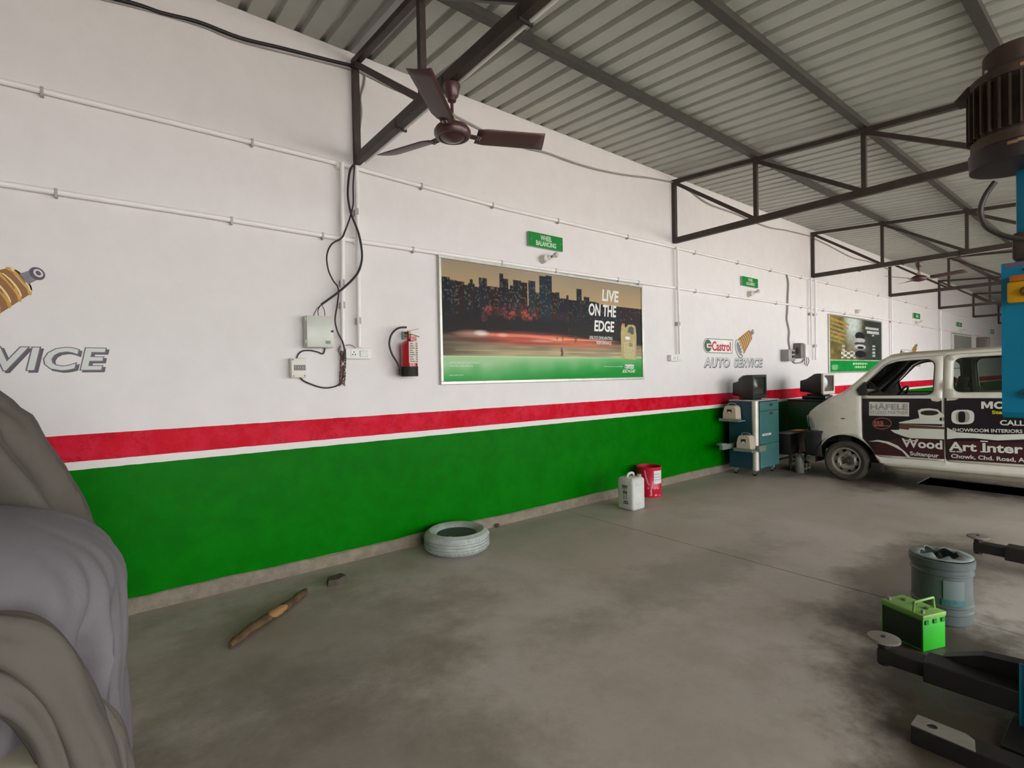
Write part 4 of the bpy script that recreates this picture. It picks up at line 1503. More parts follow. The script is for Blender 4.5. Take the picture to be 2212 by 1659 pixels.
# jerry can
jc = M('white_hdpe', (196, 194, 186), 0.5, var=0.1, vscale=12, bump=0.1, bscale=18)
o = thing('jerry_can', 'dirty white plastic jerry can with black print and a moulded handle', 'jerry can', (4.63, 3.72, 0))
x0, x1, y0, y1, hh = 4.515, 4.735, 3.605, 3.83, 0.36
mb = MB().bb(x0, x1, y0, y1, 0.0, hh, 0.028, 3)
for v in mb.bm.verts:
    f = v.co.z / hh
    k = 1 - 0.05 * math.sin(PI * f) - (0.07 if f > 0.93 else 0)
    v.co.x = (x0 + x1) / 2 + (v.co.x - (x0 + x1) / 2) * k
    v.co.y = (y0 + y1) / 2 + (v.co.y - (y0 + y1) / 2) * k
mb.build('body', jc, o, smooth=50)
for dz in (0.06, 0.27):
    MB().bb(x0 + 0.05, x1 - 0.05, y0 - 0.003, y0 + 0.02, dz, dz + 0.05, 0.008).build('moulded_rib', jc, o)
MB().bb(x0 + 0.055, x1 - 0.055, y0 + 0.002, y0 + 0.03, 0.13, 0.25, 0.012).build('side_panel', jc, o)
MB().tube([(4.56, 3.72, hh - 0.012), (4.575, 3.72, hh + 0.028), (4.625, 3.72, hh + 0.04), (4.665, 3.72, hh + 0.03), (4.68, 3.72, hh - 0.012)], 0.014, 10, smooth=5).build('handle', jc, o, smooth=60)
MB().lathe([(0.026, -0.01), (0.026, 0.02), (0.024, 0.024)], (4.695, 3.66, hh), n=20).build('cap', M('dusty_pink_cap', (170, 140, 126), 0.5), o)
blk = M('black_print', (58, 60, 56), 0.6, var=0.3, vscale=60)
for (v0, v1, c0, c1) in ((0.245, 0.256, 0.05, 0.12), (0.262, 0.274, 0.045, 0.125), (0.228, 0.234, 0.06, 0.115), (0.185, 0.213, 0.055, 0.075), (0.185, 0.213, 0.085, 0.105), (0.12, 0.185, 0.06, 0.066), (0.12, 0.185, 0.095, 0.101), (0.07, 0.082, 0.035, 0.105), (0.09, 0.102, 0.04, 0.1)):
    MB().bb(x0 - 0.001, x0 + 0.012, y0 + c0 + 0.03, y0 + c1 + 0.03, v0, v1).build('stencil_mark', blk, o, smooth=0)

# red pail
rb = thing('red_pail', 'red tin pail with a white paper label against the green wall', 'pail', (5.30, 3.98, 0))
red_tin = M('red_tin', (188, 18, 48), 0.35, var=0.12, vscale=9, bump=0.05)
c = Vector((5.30, 3.98, 0))
RB, HB = 0.148, 0.365
MB().lathe([(0.0, 0.004), (RB * 0.97, 0.0), (RB * 0.97, 0.006), (RB, 0.02), (RB, 0.1), (RB + 0.003, 0.108), (RB, 0.116), (RB, HB - 0.03), (RB + 0.006, HB - 0.008), (RB + 0.006, HB), (RB - 0.004, HB), (RB - 0.006, 0.02), (0, 0.016)], c, n=48).build('body', red_tin, rb, smooth=35)


def wrap_patch(a0, a1, z0, z1, mat, name, off=0.002, cc=c, R_=RB, par=rb, sl=0.0):
    return MB().grid([[cc + Vector((math.cos(a) * (R_ + off), math.sin(a) * (R_ + off), z + sl * (a - a0))) for a in np.linspace(a0, a1, 10)] for z in (z0, z1)]).build(name, mat, par, recalc=False)


paper = M('paper_label', (214, 206, 206), 0.6, var=0.06, vscale=25)
# the pail is seen from direction (-0.8, -0.6): angle about -143 deg
wrap_patch(math.radians(-120), math.radians(-68), 0.165, 0.325, paper, 'paper_label')
for k in range(3):
    wrap_patch(math.radians(-118), math.radians(-72 - 6 * k), 0.212 + 0.034 * k, 0.217 + 0.034 * k, M('faint_print', (110, 90, 100), 0.6), 'print_line', 0.0032)
pinkst = M('faded_pink', (222, 128, 140), 0.5, var=0.15)
MB().grid([[c + Vector((math.cos(a) * (RB + 0.002), math.sin(a) * (RB + 0.002), z)) for a in (math.radians(q - 0.0 * z), math.radians(q + 7))] for q, z in ((-166, 0.33), (-160, 0.25), (-152, 0.18), (-146, 0.15))]).build('stripe', pinkst, rb, recalc=False)
MB().grid([[c + Vector((math.cos(a) * (RB + 0.002), math.sin(a) * (RB + 0.002), z)) for a in (math.radians(q), math.radians(q + 7))] for q, z in ((-126, 0.2), (-132, 0.15), (-138, 0.08), (-136, 0.03))]).build('stripe', pinkst, rb, recalc=False)
for q, z, w, hgt in ((-150, 0.105, 6, 0.02), (-120, 0.10, 7, 0.022), (-104, 0.10, 9, 0.018), (-140, 0.02, 9, 0.016), (-118, 0.02, 14, 0.018), (-95, 0.018, 12, 0.01)):
    wrap_patch(math.radians(q), math.radians(q + w), z, z + hgt, pinkst, 'chip', 0.0025)


# ================================================================== WHEEL ALIGNER BY THE WALL
teal = M('teal_enamel', (66, 112, 110), 0.4, var=0.08, bump=0.03)
teal_shaded = M('shaded_teal_enamel', (26, 62, 78), 0.45, var=0.1)  # the same teal darkened: shade of the cabinet's left face painted in
beige = M('beige_plastic', (190, 176, 156), 0.45, var=0.06)
blackp = M('black_plastic', (26, 24, 24), 0.4, var=0.1)
grey_steel = M('grey_green_steel', (116, 126, 114), 0.5, var=0.1)
rubber = M('black_rubber', (28, 24, 24), 0.7)


def castor(par, x, y, h=0.1):
    c_ = MB().bb(x - 0.018, x + 0.018, y - 0.02, y + 0.02, h - 0.035, h, 0.004, 1).bb(x - 0.02, x - 0.015, y - 0.012, y + 0.03, 0.03, h - 0.02).bb(x + 0.015, x + 0.02, y - 0.012, y + 0.03, 0.03, h - 0.02).build('castor', M('zinc_fork', (150, 146, 138), 0.4, metal=0.5), par, smooth=0)
    MB().lathe([(0.0, -0.012), (0.028, -0.012), (0.034, -0.006), (0.034, 0.006), (0.028, 0.012), (0, 0.012)], (x, y + 0.012, 0.034), (1, 0, 0), 20).build('wheel', rubber, c_)
    return c_


CX0, CX1, CY0, CY1, CZ0, CZ1 = 7.325, 8.005, 3.622, 4.035, 0.10, 1.085
cab = thing('alignment_cabinet', 'teal wheel alignment cabinet on castors with a silver corner post', 'cabinet', (7.66, 3.83, 0))
MB().bb(CX0, CX1 - 0.002, CY0 + 0.004, CY1, CZ0, CZ1, 0.004, 1).build('carcass', teal_shaded, cab, smooth=0)
for z0, z1, nm in ((CZ0 + 0.01, 0.45, 'door'), (0.455, 0.935, 'door'), (0.94, 1.07, 'drawer')):
    d_ = MB().bb(CX0 + 0.10, CX1, CY0 - 0.008, CY0 + 0.004, z0, z1, 0.003, 1).build(nm, teal, cab, smooth=0)
    if nm == 'drawer':
        MB().bb(CX1 - 0.3, CX1 - 0.2, CY0 - 0.01, CY0 - 0.008, z0 + 0.06, z0 + 0.10).build('badge', M('dark_teal_badge', (24, 66, 64), 0.4), d_, smooth=0)
    if nm == 'door' and z0 > 0.4:
        MB().bb(CX1 - 0.3, CX1 - 0.2, CY0 - 0.01, CY0 - 0.008, z1 - 0.06, z1 - 0.02).build('badge', M('dark_teal_badge', (24, 66, 64)), d_, smooth=0)
        st = MB().bb(CX0 + 0.16, CX0 + 0.42, CY0 - 0.0095, CY0 - 0.008, z0 + 0.12, z0 + 0.15).build('sticker', white_plastic, d_, smooth=0)
        MB().bb(CX0 + 0.19, CX0 + 0.36, CY0 - 0.0105, CY0 - 0.0095, z0 + 0.13, z0 + 0.14).build('print_line', M('blue_grey_print', (110, 130, 140), 0.5), st, smooth=0)
MB().cyl((CX0 + 0.03, CY0 + 0.03, CZ0 - 0.01), (CX0 + 0.03, CY0 + 0.03, CZ1 + 0.002), 0.046, n=24).build('corner_post', M('silver_extrusion', (204, 198, 184), 0.35, metal=0.3), cab)
MB().bb(CX0 - 0.005, CX1 + 0.005, CY0 - 0.012, CY1, CZ1, CZ1 + 0.018, 0.006).build('top', M('pale_top', (170, 168, 160), 0.45), cab)
for cx_, cy_ in ((CX0 + 0.05, CY0 + 0.04), (CX1 - 0.1, CY0 + 0.04), (CX0 + 0.06, CY1 - 0.08), (CX1 - 0.1, CY1 - 0.08)):
    castor(cab, cx_, cy_)
# side racks that the sensor heads sit on
MB().bb(CX0 - 0.2, CX0, CY0 + 0.16, CY0 + 0.46, 0.795, 0.81).bb(CX0 - 0.2, CX0 - 0.19, CY0 + 0.16, CY0 + 0.46, 0.81, 0.835).build('upper_rack', grey_steel, cab, smooth=0)
MB().bb(CX0 - 0.2, CX0, CY0 - 0.03, CY0 + 0.24, 0.375, 0.39).bb(CX0 - 0.2, CX0 - 0.19, CY0 - 0.03, CY0 + 0.24, 0.39, 0.42).build('lower_rack', grey_steel, cab, smooth=0)
MB().bb(CX0 - 0.03, CX0 + 0.16, CY0 - 0.06, CY0 - 0.012, 0.365, 0.45, 0.004, 1).build('corner_bracket', grey_steel, cab, smooth=0)
MB().bb(CX0 - 0.40, CX0 - 0.005, CY1 - 0.12, CY1 - 0.07, 0.40, 0.47).bb(CX0 - 0.44, CX0 - 0.3, CY1 - 0.13, CY1 - 0.05, 0.47, 0.49).build('rear_bracket', grey_steel, cab, smooth=0)


def sensor_head(label, x, y, z, s=1.0):
    o = thing('sensor_head', label, 'sensor', (x, y, z), group='beige sensor heads')
    w, h, dp = 0.2 * s, 0.2 * s, 0.15 * s
    prof_ = [(-w / 2, 0), (w / 2, 0), (w / 2, h * 0.45), (w / 2 - 0.025, h * 0.9), (w / 2 - 0.05, h), (-w / 2 + 0.04, h), (-w / 2 + 0.01, h * 0.85)]
    prof_ = rounded(prof_, 0.02, 3)
    # outline lies in the y-z plane, depth along x
    MB().prism(prof_, lambda a, b: (x - dp / 2, y + a, z + 0.012 + b), lambda a, b: (x + dp / 2, y + a, z + 0.012 + b)).build('case', beige, o, smooth=40)
    MB().bb(x - dp / 2 - 0.006, x + dp / 2 + 0.006, y - w / 2 - 0.006, y + w / 2 + 0.006, z, z + 0.022, 0.005, 1).build('foot', grey_steel, o, smooth=0)
    pl = MB().bb(x - dp / 2 - 0.002, x - dp / 2, y - 0.035, y + 0.035, z + h * 0.55, z + h * 0.8).build('plate', M('dark_plate', (44, 42, 40), 0.4), o, smooth=0)
    MB().bb(x - dp / 2 - 0.003, x - dp / 2 - 0.002, y - 0.022, y + 0.022, z + h * 0.55, z + h * 0.63).build('plate_mark', white_plastic, pl, smooth=0)
    MB().tube([(x, y - w * 0.3, z + h - 0.005), (x, y - w * 0.28, z + h + 0.035), (x, y, z + h + 0.045), (x, y + w * 0.28, z + h + 0.035), (x, y + w * 0.3, z + h - 0.005)], 0.008, 8, smooth=4).build('handle', grey_steel, o, smooth=60)
    return o


sensor_head('beige sensor head on the upper rack of the teal cabinet', CX0 - 0.1, CY0 + 0.31, 0.811)
sensor_head('beige sensor head on the lower rack of the teal cabinet', CX0 - 0.1, CY0 + 0.105, 0.391)


def crt(name, label, c, rotz, w, h, dp, shell, bezel, screen, back=0.55):
    """c: middle of the base's front edge; the front looks along local -y"""
    t = thing(name, label, 'monitor', tuple(c), rotz, local=True)
    t.rotation_euler = (0, 0, rotz)
    MB().bb(-w * 0.32, w * 0.32, 0.04, dp * 0.7, 0, 0.03, 0.008).build('base', shell, t)
    z0 = 0.025
    rows_ = []
    for (yy, sx, zl, zh) in ((0.02, 1.0, 0.0, 1.0), (0.10, 1.0, 0.0, 1.0), (0.16, 0.95, 0.02, 0.98), (0.24, 0.78, 0.05, 0.86), (dp * 0.72, 0.68, 0.08, 0.74), (dp, back, 0.1, 0.66)):
        ol = rounded([(-w / 2 * sx, z0 + h * zl), (w / 2 * sx, z0 + h * zl), (w / 2 * sx * 0.97, z0 + h * zh), (-w / 2 * sx * 0.97, z0 + h * zh)], 0.025, 3)
        rows_.append([(a, yy, b) for a, b in ol])
    mb = MB().grid(rows_, closed_u=True)
    mb.bm.faces.ensure_lookup_table()
    n = len(rows_[0])
    mb.bm.verts.ensure_lookup_table()
    mb.bm.faces.new([mb.bm.verts[-n + k] for k in range(n)])
    mb.build('shell', shell, t, smooth=40)
    ol = rounded([(-w / 2, z0), (w / 2, z0), (w / 2, z0 + h), (-w / 2, z0 + h)], 0.02, 3)
    il = rounded([(-w / 2 + 0.035, z0 + 0.05), (w / 2 - 0.035, z0 + 0.05), (w / 2 - 0.035, z0 + h - 0.035), (-w / 2 + 0.035, z0 + h - 0.035)], 0.02, 3)
    mb = MB()
    A = [mb.bm.verts.new((a, 0.0, b)) for a, b in ol]; B = [mb.bm.verts.new((a, 0.0, b)) for a, b in il]
    A2 = [mb.bm.verts.new((a, 0.03, b)) for a, b in ol]; B2 = [mb.bm.verts.new((a, 0.02, b)) for a, b in il]
    mb.skin(A, B); mb.skin(A, A2); mb.skin(B, B2)
    mb.build('bezel', bezel, t, smooth=30)
    sw, sh_ = w - 0.07, h - 0.085
    mb = MB().grid([[(sw / 2 * a, 0.018 - 0.016 * (1 - a * a) * (1 - b * b), z0 + 0.05 + sh_ / 2 * (1 + b)) for a in np.linspace(-1, 1, 11)] for b in np.linspace(-1, 1, 9)])
    mb.build('screen', screen, t, smooth=60)
    return t


crt('old_television', 'black box-shaped television standing on the teal cabinet', (7.53, 3.665, CZ1 + 0.018), 0.0, 0.42, 0.34, 0.36, blackp, M('black_bezel', (34, 34, 32), 0.35), M('dark_olive_screen', (48, 52, 42), 0.12, spec=0.6), 0.5)

# second machine behind the van's nose, with a computer monitor
c2 = thing('machine_cabinet', 'dark green machine cabinet carrying the computer monitor behind the van', 'cabinet', (9.66, 3.78, 0))
dkg = M('dark_green_enamel', (18, 70, 40), 0.4, var=0.1)
MB().bb(9.33, 9.98, 3.48, 4.05, 0.1, 1.0, 0.008).build('carcass', dkg, c2)
MB().bb(9.36, 9.95, 3.468, 3.48, 0.14, 0.94, 0.004, 1).build('door', dkg, c2, smooth=0)
MB().bb(9.31, 10.0, 3.45, 4.06, 1.0, 1.025, 0.006).build('top', M('dark_top', (34, 44, 38), 0.5), c2)
MB().bb(9.5, 9.85, 3.52, 3.9, 1.025, 1.09, 0.02).build('monitor_plinth', blackp, c2)
for a, b in ((9.4, 3.56), (9.9, 3.56), (9.4, 3.97), (9.9, 3.97)):
    castor(c2, a, b)
crt('computer_monitor', 'cream fronted computer monitor with a dark back, behind the van', (9.60, 3.50, 1.09), math.radians(-6), 0.38, 0.35, 0.44, M('dark_monitor_shell', (30, 25, 29), 0.5), M('cream_bezel', (206, 200, 184), 0.4, var=0.04), M('grey_screen', (92, 88, 84), 0.1, spec=0.7), 0.45)

# wheel clamp stand and loose gear between the cabinet and the van
st = thing('clamp_stand', 'low black tool stand crowded between the teal cabinet and the van', 'tool stand', (8.35, 3.62, 0))
MB().bb(8.12, 8.72, 3.5, 3.76, 0.24, 0.56, 0.01).build('tray', blackp, st)
for a, b in ((8.15, 3.52), (8.69, 3.52), (8.15, 3.74), (8.69, 3.74)):
    MB().cyl((a, b, 0), (a, b, 0.37), 0.014, n=10).build('leg', metal_dark, st)
MB().bb(8.12, 8.72, 3.51, 3.53, 0.12, 0.14).bb(8.12, 8.72, 3.73, 3.75, 0.12, 0.14).build('stretcher', metal_dark, st, smooth=0)
o = MB().bb(8.5, 8.74, 3.52, 3.66, 0.56, 0.578, 0.003, 1).build('wooden_block', M('yellow_wood', (186, 140, 70), 0.6), None, smooth=0, org=(8.62, 3.59, 0.56))
tag(o, 'small yellowish wooden board lying on the black tool stand', 'board')
o = MB().bar((8.22, 3.46, 0.014), (8.44, 3.483, 0.34), 0.03, 0.03).build('wooden_prop', M('tan_wood', (170, 122, 74), 0.6), None, smooth=0, org=(8.22, 3.46, 0))
tag(o, 'tan wooden bar leaning against the black tool stand', 'wooden bar')
o = thing('gas_canister', 'grey metal canister standing on the floor beside the teal cabinet', 'canister', (8.09, 3.36, 0))
MB().lathe([(0.0, 0), (0.055, 0), (0.06, 0.01), (0.06, 0.2), (0.05, 0.235), (0.02, 0.25), (0.02, 0.275), (0, 0.275)], (8.09, 3.36, 0), n=24).build('body', M('dull_grey_tin', (126, 122, 116), 0.5, metal=0.3), o)
MB().lathe([(0.024, 0.27), (0.024, 0.3), (0, 0.3)], (8.09, 3.36, 0), n=16).build('cap', metal_dark, o)
o = thing('wheel_clamp', 'grubby metal wheel clamp lying on the floor before the van', 'wheel clamp', (8.35, 3.38, 0))
MB().bb(8.2, 8.5, 3.36, 3.40, 0.02, 0.05, 0.004, 1).build('rail', M('worn_steel', (140, 132, 122), 0.45, metal=0.5), o, smooth=0)
for xx in (8.22, 8.36, 8.48):
    MB().cyl((xx, 3.38, 0.0), (xx, 3.38, 0.11), 0.013, n=10).build('finger', M('worn_steel', (140, 132, 122)), o)
MB().lathe([(0.0, 0), (0.04, 0), (0.045, 0.02), (0.02, 0.03), (0.0, 0.03)], (8.36, 3.38, 0.11), n=16).build('knob', rubber, o)


# ================================================================== THE VAN
VX, VY = 8.64, 2.69
van = thing('van', 'dirty white van with black advertising wrap parked nose to the wall', 'van', (VX, VY, 0), local=True)
van.rotation_euler = (math.radians(-1.1), 0, 0)
vwhite = M('van_white_paint', (224, 220, 207), 0.3, var=0.05, vscale=3, coat=0.3, rgb2=(206, 200, 184))
vdark = M('dark_trim', (30, 26, 26), 0.6)
vglass = M_glass('window_glass', (205, 216, 206), 0.04, 0.92)
HWZ = [(0.15, 0.69), (0.3, 0.715), (0.5, 0.738), (0.8, 0.742), (1.0, 0.736), (1.15, 0.722), (1.4, 0.672), (1.7, 0.595), (1.9, 0.54)]


def hw(z):
    for (a, b), (c_, d_) in zip(HWZ, HWZ[1:]):
        if z <= c_:
            t_ = max(0, (z - a) / (c_ - a))
            return b + (d_ - b) * t_
    return HWZ[-1][1]


def half(y, z):
    w = hw(z)
    if y > 0.0:
        w -= 0.17 * min(1.2, y / 0.5) ** 2.2
    if y < -2.7:
        w -= 0.10 * ((-2.7 - y) / 0.35) ** 2
    return w


def side(sgn, off=0.0):
    return lambda y, z: (sgn * (half(y, z) + off), y, z)


def arch(cy, r, z0, n=12):
    a0 = math.asin((z0 - 0.25) / r)
    return [(cy + r * math.cos(t), 0.25 + r * math.sin(t)) for t in np.linspace(PI - a0, a0, n)]


NOSE = [(0.40, 0.42), (0.455, 0.60), (0.50, 0.76), (0.51, 0.87), (0.475, 0.925)]
HOOD = [(0.475, 0.925), (0.36, 1.005), (0.16, 1.125), (0.0, 1.195)]
SCREEN = [(0.0, 1.195), (-0.15, 1.335), (-0.29, 1.475), (-0.41, 1.60), (-0.50, 1.655)]
ROOF = [(-0.50, 1.655), (-0.62, 1.672), (-0.8, 1.678), (-1.1, 1.684), (-1.6, 1.695), (-2.2, 1.695), (-2.75, 1.68), (-2.95, 1.66), (-3.03, 1.60)]
REAR = [(-3.03, 1.60), (-3.06, 1.2), (-3.07, 0.7), (-3.06, 0.42)]
BOT = [(-2.74, 0.40)] + arch(-2.35, 0.36, 0.40)[0:0] + [(-2.35 + 0.37 * math.cos(t), 0.26 + 0.37 * math.sin(t)) for t in np.linspace(PI * 0.87, PI * 0.05, 11)] + [(-1.96, 0.25), (-0.42, 0.25)] + \
      [(0.0 + 0.375 * math.cos(t), 0.255 + 0.375 * math.sin(t)) for t in np.linspace(PI * 0.93, PI * 0.16, 12)] + [(0.36, 0.42)]
OUT = NOSE[:-1] + HOOD[:-1] + SCREEN[:-1] + ROOF[:-1] + REAR + BOT
FD = [(-0.225, 0.60), (-0.30, 0.50), (-0.36, 0.395), (-0.40, 0.365), (-1.062, 0.37), (-1.064, 1.645), (-0.70, 1.635), (-0.55, 1.61), (-0.45, 1.55), (-0.19, 1.235), (-0.225, 1.15)]
FDW = rounded([(-0.245, 1.30), (-0.262, 1.165), (-0.92, 1.168), (-0.975, 1.20), (-0.985, 1.55), (-0.93, 1.605), (-0.60, 1.595), (-0.485, 1.555)], 0.04, 4)
SD = rounded([(-1.078, 0.37), (-2.02, 0.37), (-2.02, 1.66), (-1.078, 1.648)], 0.05, 4)
SDW = rounded([(-1.155, 1.19), (-1.93, 1.19), (-1.93, 1.63), (-1.155, 1.612)], 0.09, 5)
QW = rounded([(-2.12, 1.2), (-2.86, 1.2), (-2.84, 1.6), (-2.12, 1.62)], 0.06, 4)


def grow(poly, d):
    cx_ = sum(p[0] for p in poly) / len(poly); cz_ = sum(p[1] for p in poly) / len(poly)
    return [(p[0] + d * (1 if p[0] > cx_ else -1), p[1] + d * (1 if p[1] > cz_ else -1)) for p in poly]


def band(PR, crown0, crown1, bulge0, bulge1, n=13):
    rows_ = []
    for i, (y, z) in enumerate(PR):
        t_ = i / (len(PR) - 1)
        cr = crown0 + (crown1 - crown0) * t_
        bu = bulge0 + (bulge1 - bulge0) * t_
        w = half(y, z)
        row = []
        for j in range(n):
            q = math.sin(PI / 2 * (-1 + 2 * j / (n - 1)))
            e = 1 - abs(q) ** 2.6
            row.append((w * q, y + bu * e, z + cr * e))
        rows_.append(row)
    return MB().grid(rows_)


for sgn in (-1, 1):
    sheet_mb(OUT, [grow(FD, 0.004), grow(SD, 0.004), QW], side(sgn), 0.09).build('side_panel', vwhite, van, smooth=40, solid=0.012)
    fd = sheet_mb(FD, [FDW], side(sgn, 0.002), 0.09).build('front_door', vwhite, van, smooth=40, solid=0.014)
    sd = sheet_mb(SD, [SDW], side(sgn, 0.004), 0.09).build('sliding_door', vwhite, van, smooth=40, solid=0.014)
    sheet_mb(QW, [], side(sgn, -0.008), 0.15).build('quarter_glass', vglass, van, smooth=40)
    sheet_mb(SDW, [], side(sgn, -0.008), 0.15).build('door_glass', vglass, sd, smooth=40)
    # window rubbers
    for par, W_ in ((fd, FDW), (sd, SDW)):
        MB().tube([side(sgn, 0.004)(a, b) for a, b in densify(W_, 0.06)], 0.008, 6, closed=True).build('window_seal', vdark if par is fd else M('white_seal', (198, 196, 184), 0.4), par, smooth=60)
        MB().tube([side(sgn, -0.002)(a, b) for a, b in densify([(p[0], p[1]) for p in W_], 0.06)], 0.006, 6, closed=True).build('inner_seal', vdark, par, smooth=60)
    # sill strip and lower beige edge
    MB().grid([[(sgn * (half(y, z) + o_), y, z) for y in np.linspace(-0.41, -1.97, 14)] for z, o_ in ((0.275, 0.0), (0.285, 0.008), (0.295, 0.008), (0.305, 0.0))]).build('sill_ridge', vwhite, van, smooth=60)
    MB().grid([[(sgn * (half(y, 0.25) - o_), y, z) for y in np.linspace(-0.43, -1.95, 8)] for z, o_ in ((0.25, 0.004), (0.19, 0.03), (0.185, 0.08))]).build('underbody_flange', M('dusty_underbody', (128, 118, 98), 0.8), van, smooth=60, solid=0.004)
    MB().bb(sgn * 0.70 - 0.03, sgn * 0.70 + 0.03, -0.44, -0.30, 0.16, 0.28, 0.01).build('mud_flap', vdark, van)
    # wheels
    for wy in (0.0, -2.35):
        wh = MB().lathe(tyre_profile(0.272, 0.155, 0.175), (sgn * 0.655, wy, 0.268), (sgn, 0, 0), n=56, closed=True).build('wheel', M('dusty_tyre', (62, 54, 45), 0.85, var=0.2, vscale=10), van, smooth=30)
        rimm = M('silver_steel_rim', (146, 138, 124), 0.4, metal=0.35, var=0.12)
        MB().lathe([(0.178, -0.05), (0.178, 0.05), (0.185, 0.058), (0.168, 0.062), (0.160, 0.048), (0.152, 0.02), (0.15, -0.05)], (sgn * 0.655, wy, 0.268), (sgn, 0, 0), n=40, closed=True).build('rim', rimm, wh, smooth=35)
        c_ = Vector((sgn * 0.655, wy, 0.268))
        # pressed disc with eight cut-outs round its edge
        spider = []
        for k in range(64):
            a = 2 * PI * k / 64
            spider.append((math.cos(a) * (0.152 if (k % 8) < 5 else 0.126), math.sin(a) * (0.152 if (k % 8) < 5 else 0.126)))
        def disc(a, b, s_=sgn, wy_=wy):
            r_ = math.hypot(a, b)
            h_ = 0.012 + 0.028 * max(0, 1 - abs(r_ - 0.1) / 0.035) - (0.012 if r_ < 0.06 else 0)
            return (s_ * (0.655 + h_), wy_ + a, 0.268 + b)
        sheet_mb(spider, [], disc, 0.022).build('disc', rimm, wh, smooth=50, solid=0.003)
        MB().lathe([(0.036, 0.0), (0.036, 0.04), (0.028, 0.05), (0, 0.05)], c_, (sgn, 0, 0), 20).build('hub', M('dark_hub', (52, 44, 38), 0.6), wh)
        for k in range(4):
            a = PI / 4 + k * PI / 2
            MB().lathe([(0.009, 0.0), (0.009, 0.03), (0, 0.032)], c_ + Vector((0, 0.057 * math.cos(a), 0.057 * math.sin(a))), (sgn, 0, 0), 6).build('lug_nut', M('dark_hub', (52, 44, 38)), wh)
        MB().lathe([(0.0, -0.06), (0.15, -0.06), (0.15, -0.05), (0, -0.05)], c_, (sgn, 0, 0), 28).build('brake_drum', vdark, wh)
        # wheel house
        n_ = 16
        MB().grid([[(sgn * x_, wy + 0.385 * math.cos(t), 0.255 + 0.385 * math.sin(t)) for t in np.linspace(-0.1, PI + 0.1, n_)] for x_ in (0.72, 0.40)]).build('wheel_house', vdark, van, smooth=60)
    # mirror sail, handle, indicator
    MB().prism(rounded([(-0.245, 1.16), (-0.20, 1.24), (-0.30, 1.35), (-0.33, 1.17)], 0.012, 2), lambda a, b: side(sgn, 0.0)(a + 0.04, b), lambda a, b: side(sgn, 0.03)(a + 0.04, b)).build('mirror_sail', vdark, fd)
    MB().bar(side(sgn, 0.012)(-0.93, 1.06), side(sgn, 0.012)(-1.03, 1.06), 0.02, 0.03).build('door_handle', vdark, fd, smooth=0)
    MB().bb(sgn * half(0.01, 0.85) - 0.006, sgn * half(0.01, 0.85) + 0.006, -0.025, 0.035, 0.838, 0.862, 0.004, 1).build('side_indicator', M('amber_lens', (150, 70, 30), 0.2), van)
    # headlamp: wraps round the front corner
    lens = M('headlamp_lens', (150, 160, 150), 0.15, var=0.2, vscale=20)
    hl = sheet_mb([(0.50, 0.862), (0.455, 0.85), (0.42, 0.78), (0.405, 0.70), (0.47, 0.695), (0.495, 0.76)], [], side(sgn, 0.012), 0.03).build('headlamp', lens, van, smooth=60, solid=0.006)
    MB().grid([[(sgn * (half(0.48, z) - 0.02 - 0.26 * k), 0.50 + 0.018 * (z - 0.7) / 0.15 + 0.075 * (1 - (1 - k) ** 2.2) + 0.012, z) for k in np.linspace(0, 1, 8)] for z in (0.70, 0.78, 0.86)]).build('front_lens', lens, hl, smooth=60, solid=0.006)

band(NOSE, 0.0, 0.0, 0.10, 0.10).build('nose_panel', vwhite, van, smooth=50, solid=0.01)
band(HOOD, 0.0, 0.035, 0.10, 0.09).build('bonnet', vwhite, van, smooth=50, solid=0.01)
band(SCREEN, 0.035, 0.05, 0.09, 0.04).build('windscreen', M_glass('windscreen_glass', (205, 214, 205), 0.03, 0.9), van, smooth=50)
band(ROOF, 0.05, 0.03, 0.04, 0.0).build('roof', M('dusty_roof_paint', (176, 168, 146), 0.45, var=0.08), van, smooth=50, solid=0.01)
band(REAR, 0.0, 0.0, -0.02, -0.02).build('tailgate', vwhite, van, smooth=50, solid=0.01)
for sgn in (-1, 1):
    MB().tube([(sgn * (half(y, z) + 0.002), y, z + 0.004) for y, z in [(-0.02, 1.22)] + SCREEN[1:] + ROOF[1:-1]], 0.009, 6).build('drip_rail', M('dusty_roof_paint', (176, 168, 146)), van, smooth=60)
    # lining behind the pillars so that the shell has depth
    MB().tube([(sgn * (half(y, z) - 0.035), y - 0.03, z - 0.02) for y, z in [(-0.02, 1.2)] + SCREEN[1:] + ROOF[1:4]], 0.028, 8).build('pillar_trim', M('interior_black', (34, 31, 30), 0.7), van, smooth=60)
    MB().bar((sgn * (hw(0.6) - 0.05), -1.07, 0.4), (sgn * (hw(1.64) - 0.05), -1.07, 1.66), 0.05, 0.09, up=(0, 1, 0)).build('centre_pillar', M('interior_grey', (96, 94, 88), 0.7), van, smooth=0)
# bumper, grille
rows_ = []
for z, o_ in ((0.30, 0.02), (0.33, 0.05), (0.5, 0.06), (0.62, 0.05), (0.66, 0.02)):
    row = []
    for j in range(17):
        q = -1 + 2 * j / 16
        w = 0.70
        yy = 0.45 + 0.13 * (1 - abs(q) ** 3) + o_ - (0.20 * max(0, abs(q) - 0.86) / 0.14)
        row.append((w * q, yy, z))
    rows_.append(row)
MB().grid(rows_).build('front_bumper', M('black_bumper', (40, 36, 35), 0.65), van, smooth=50, solid=0.02)
MB().bb(-0.34, 0.34, 0.585, 0.615, 0.70, 0.82, 0.006).build('grille', vdark, van)
MB().bb(-0.16, 0.16, 0.63, 0.645, 0.45, 0.56).build('number_plate', white_plastic, van, smooth=0)
MB().bb(-0.62, 0.62, -3.0, 0.30, 0.27, 0.36).build('floor_pan', M('interior_black', (34, 31, 30)), van, smooth=0)
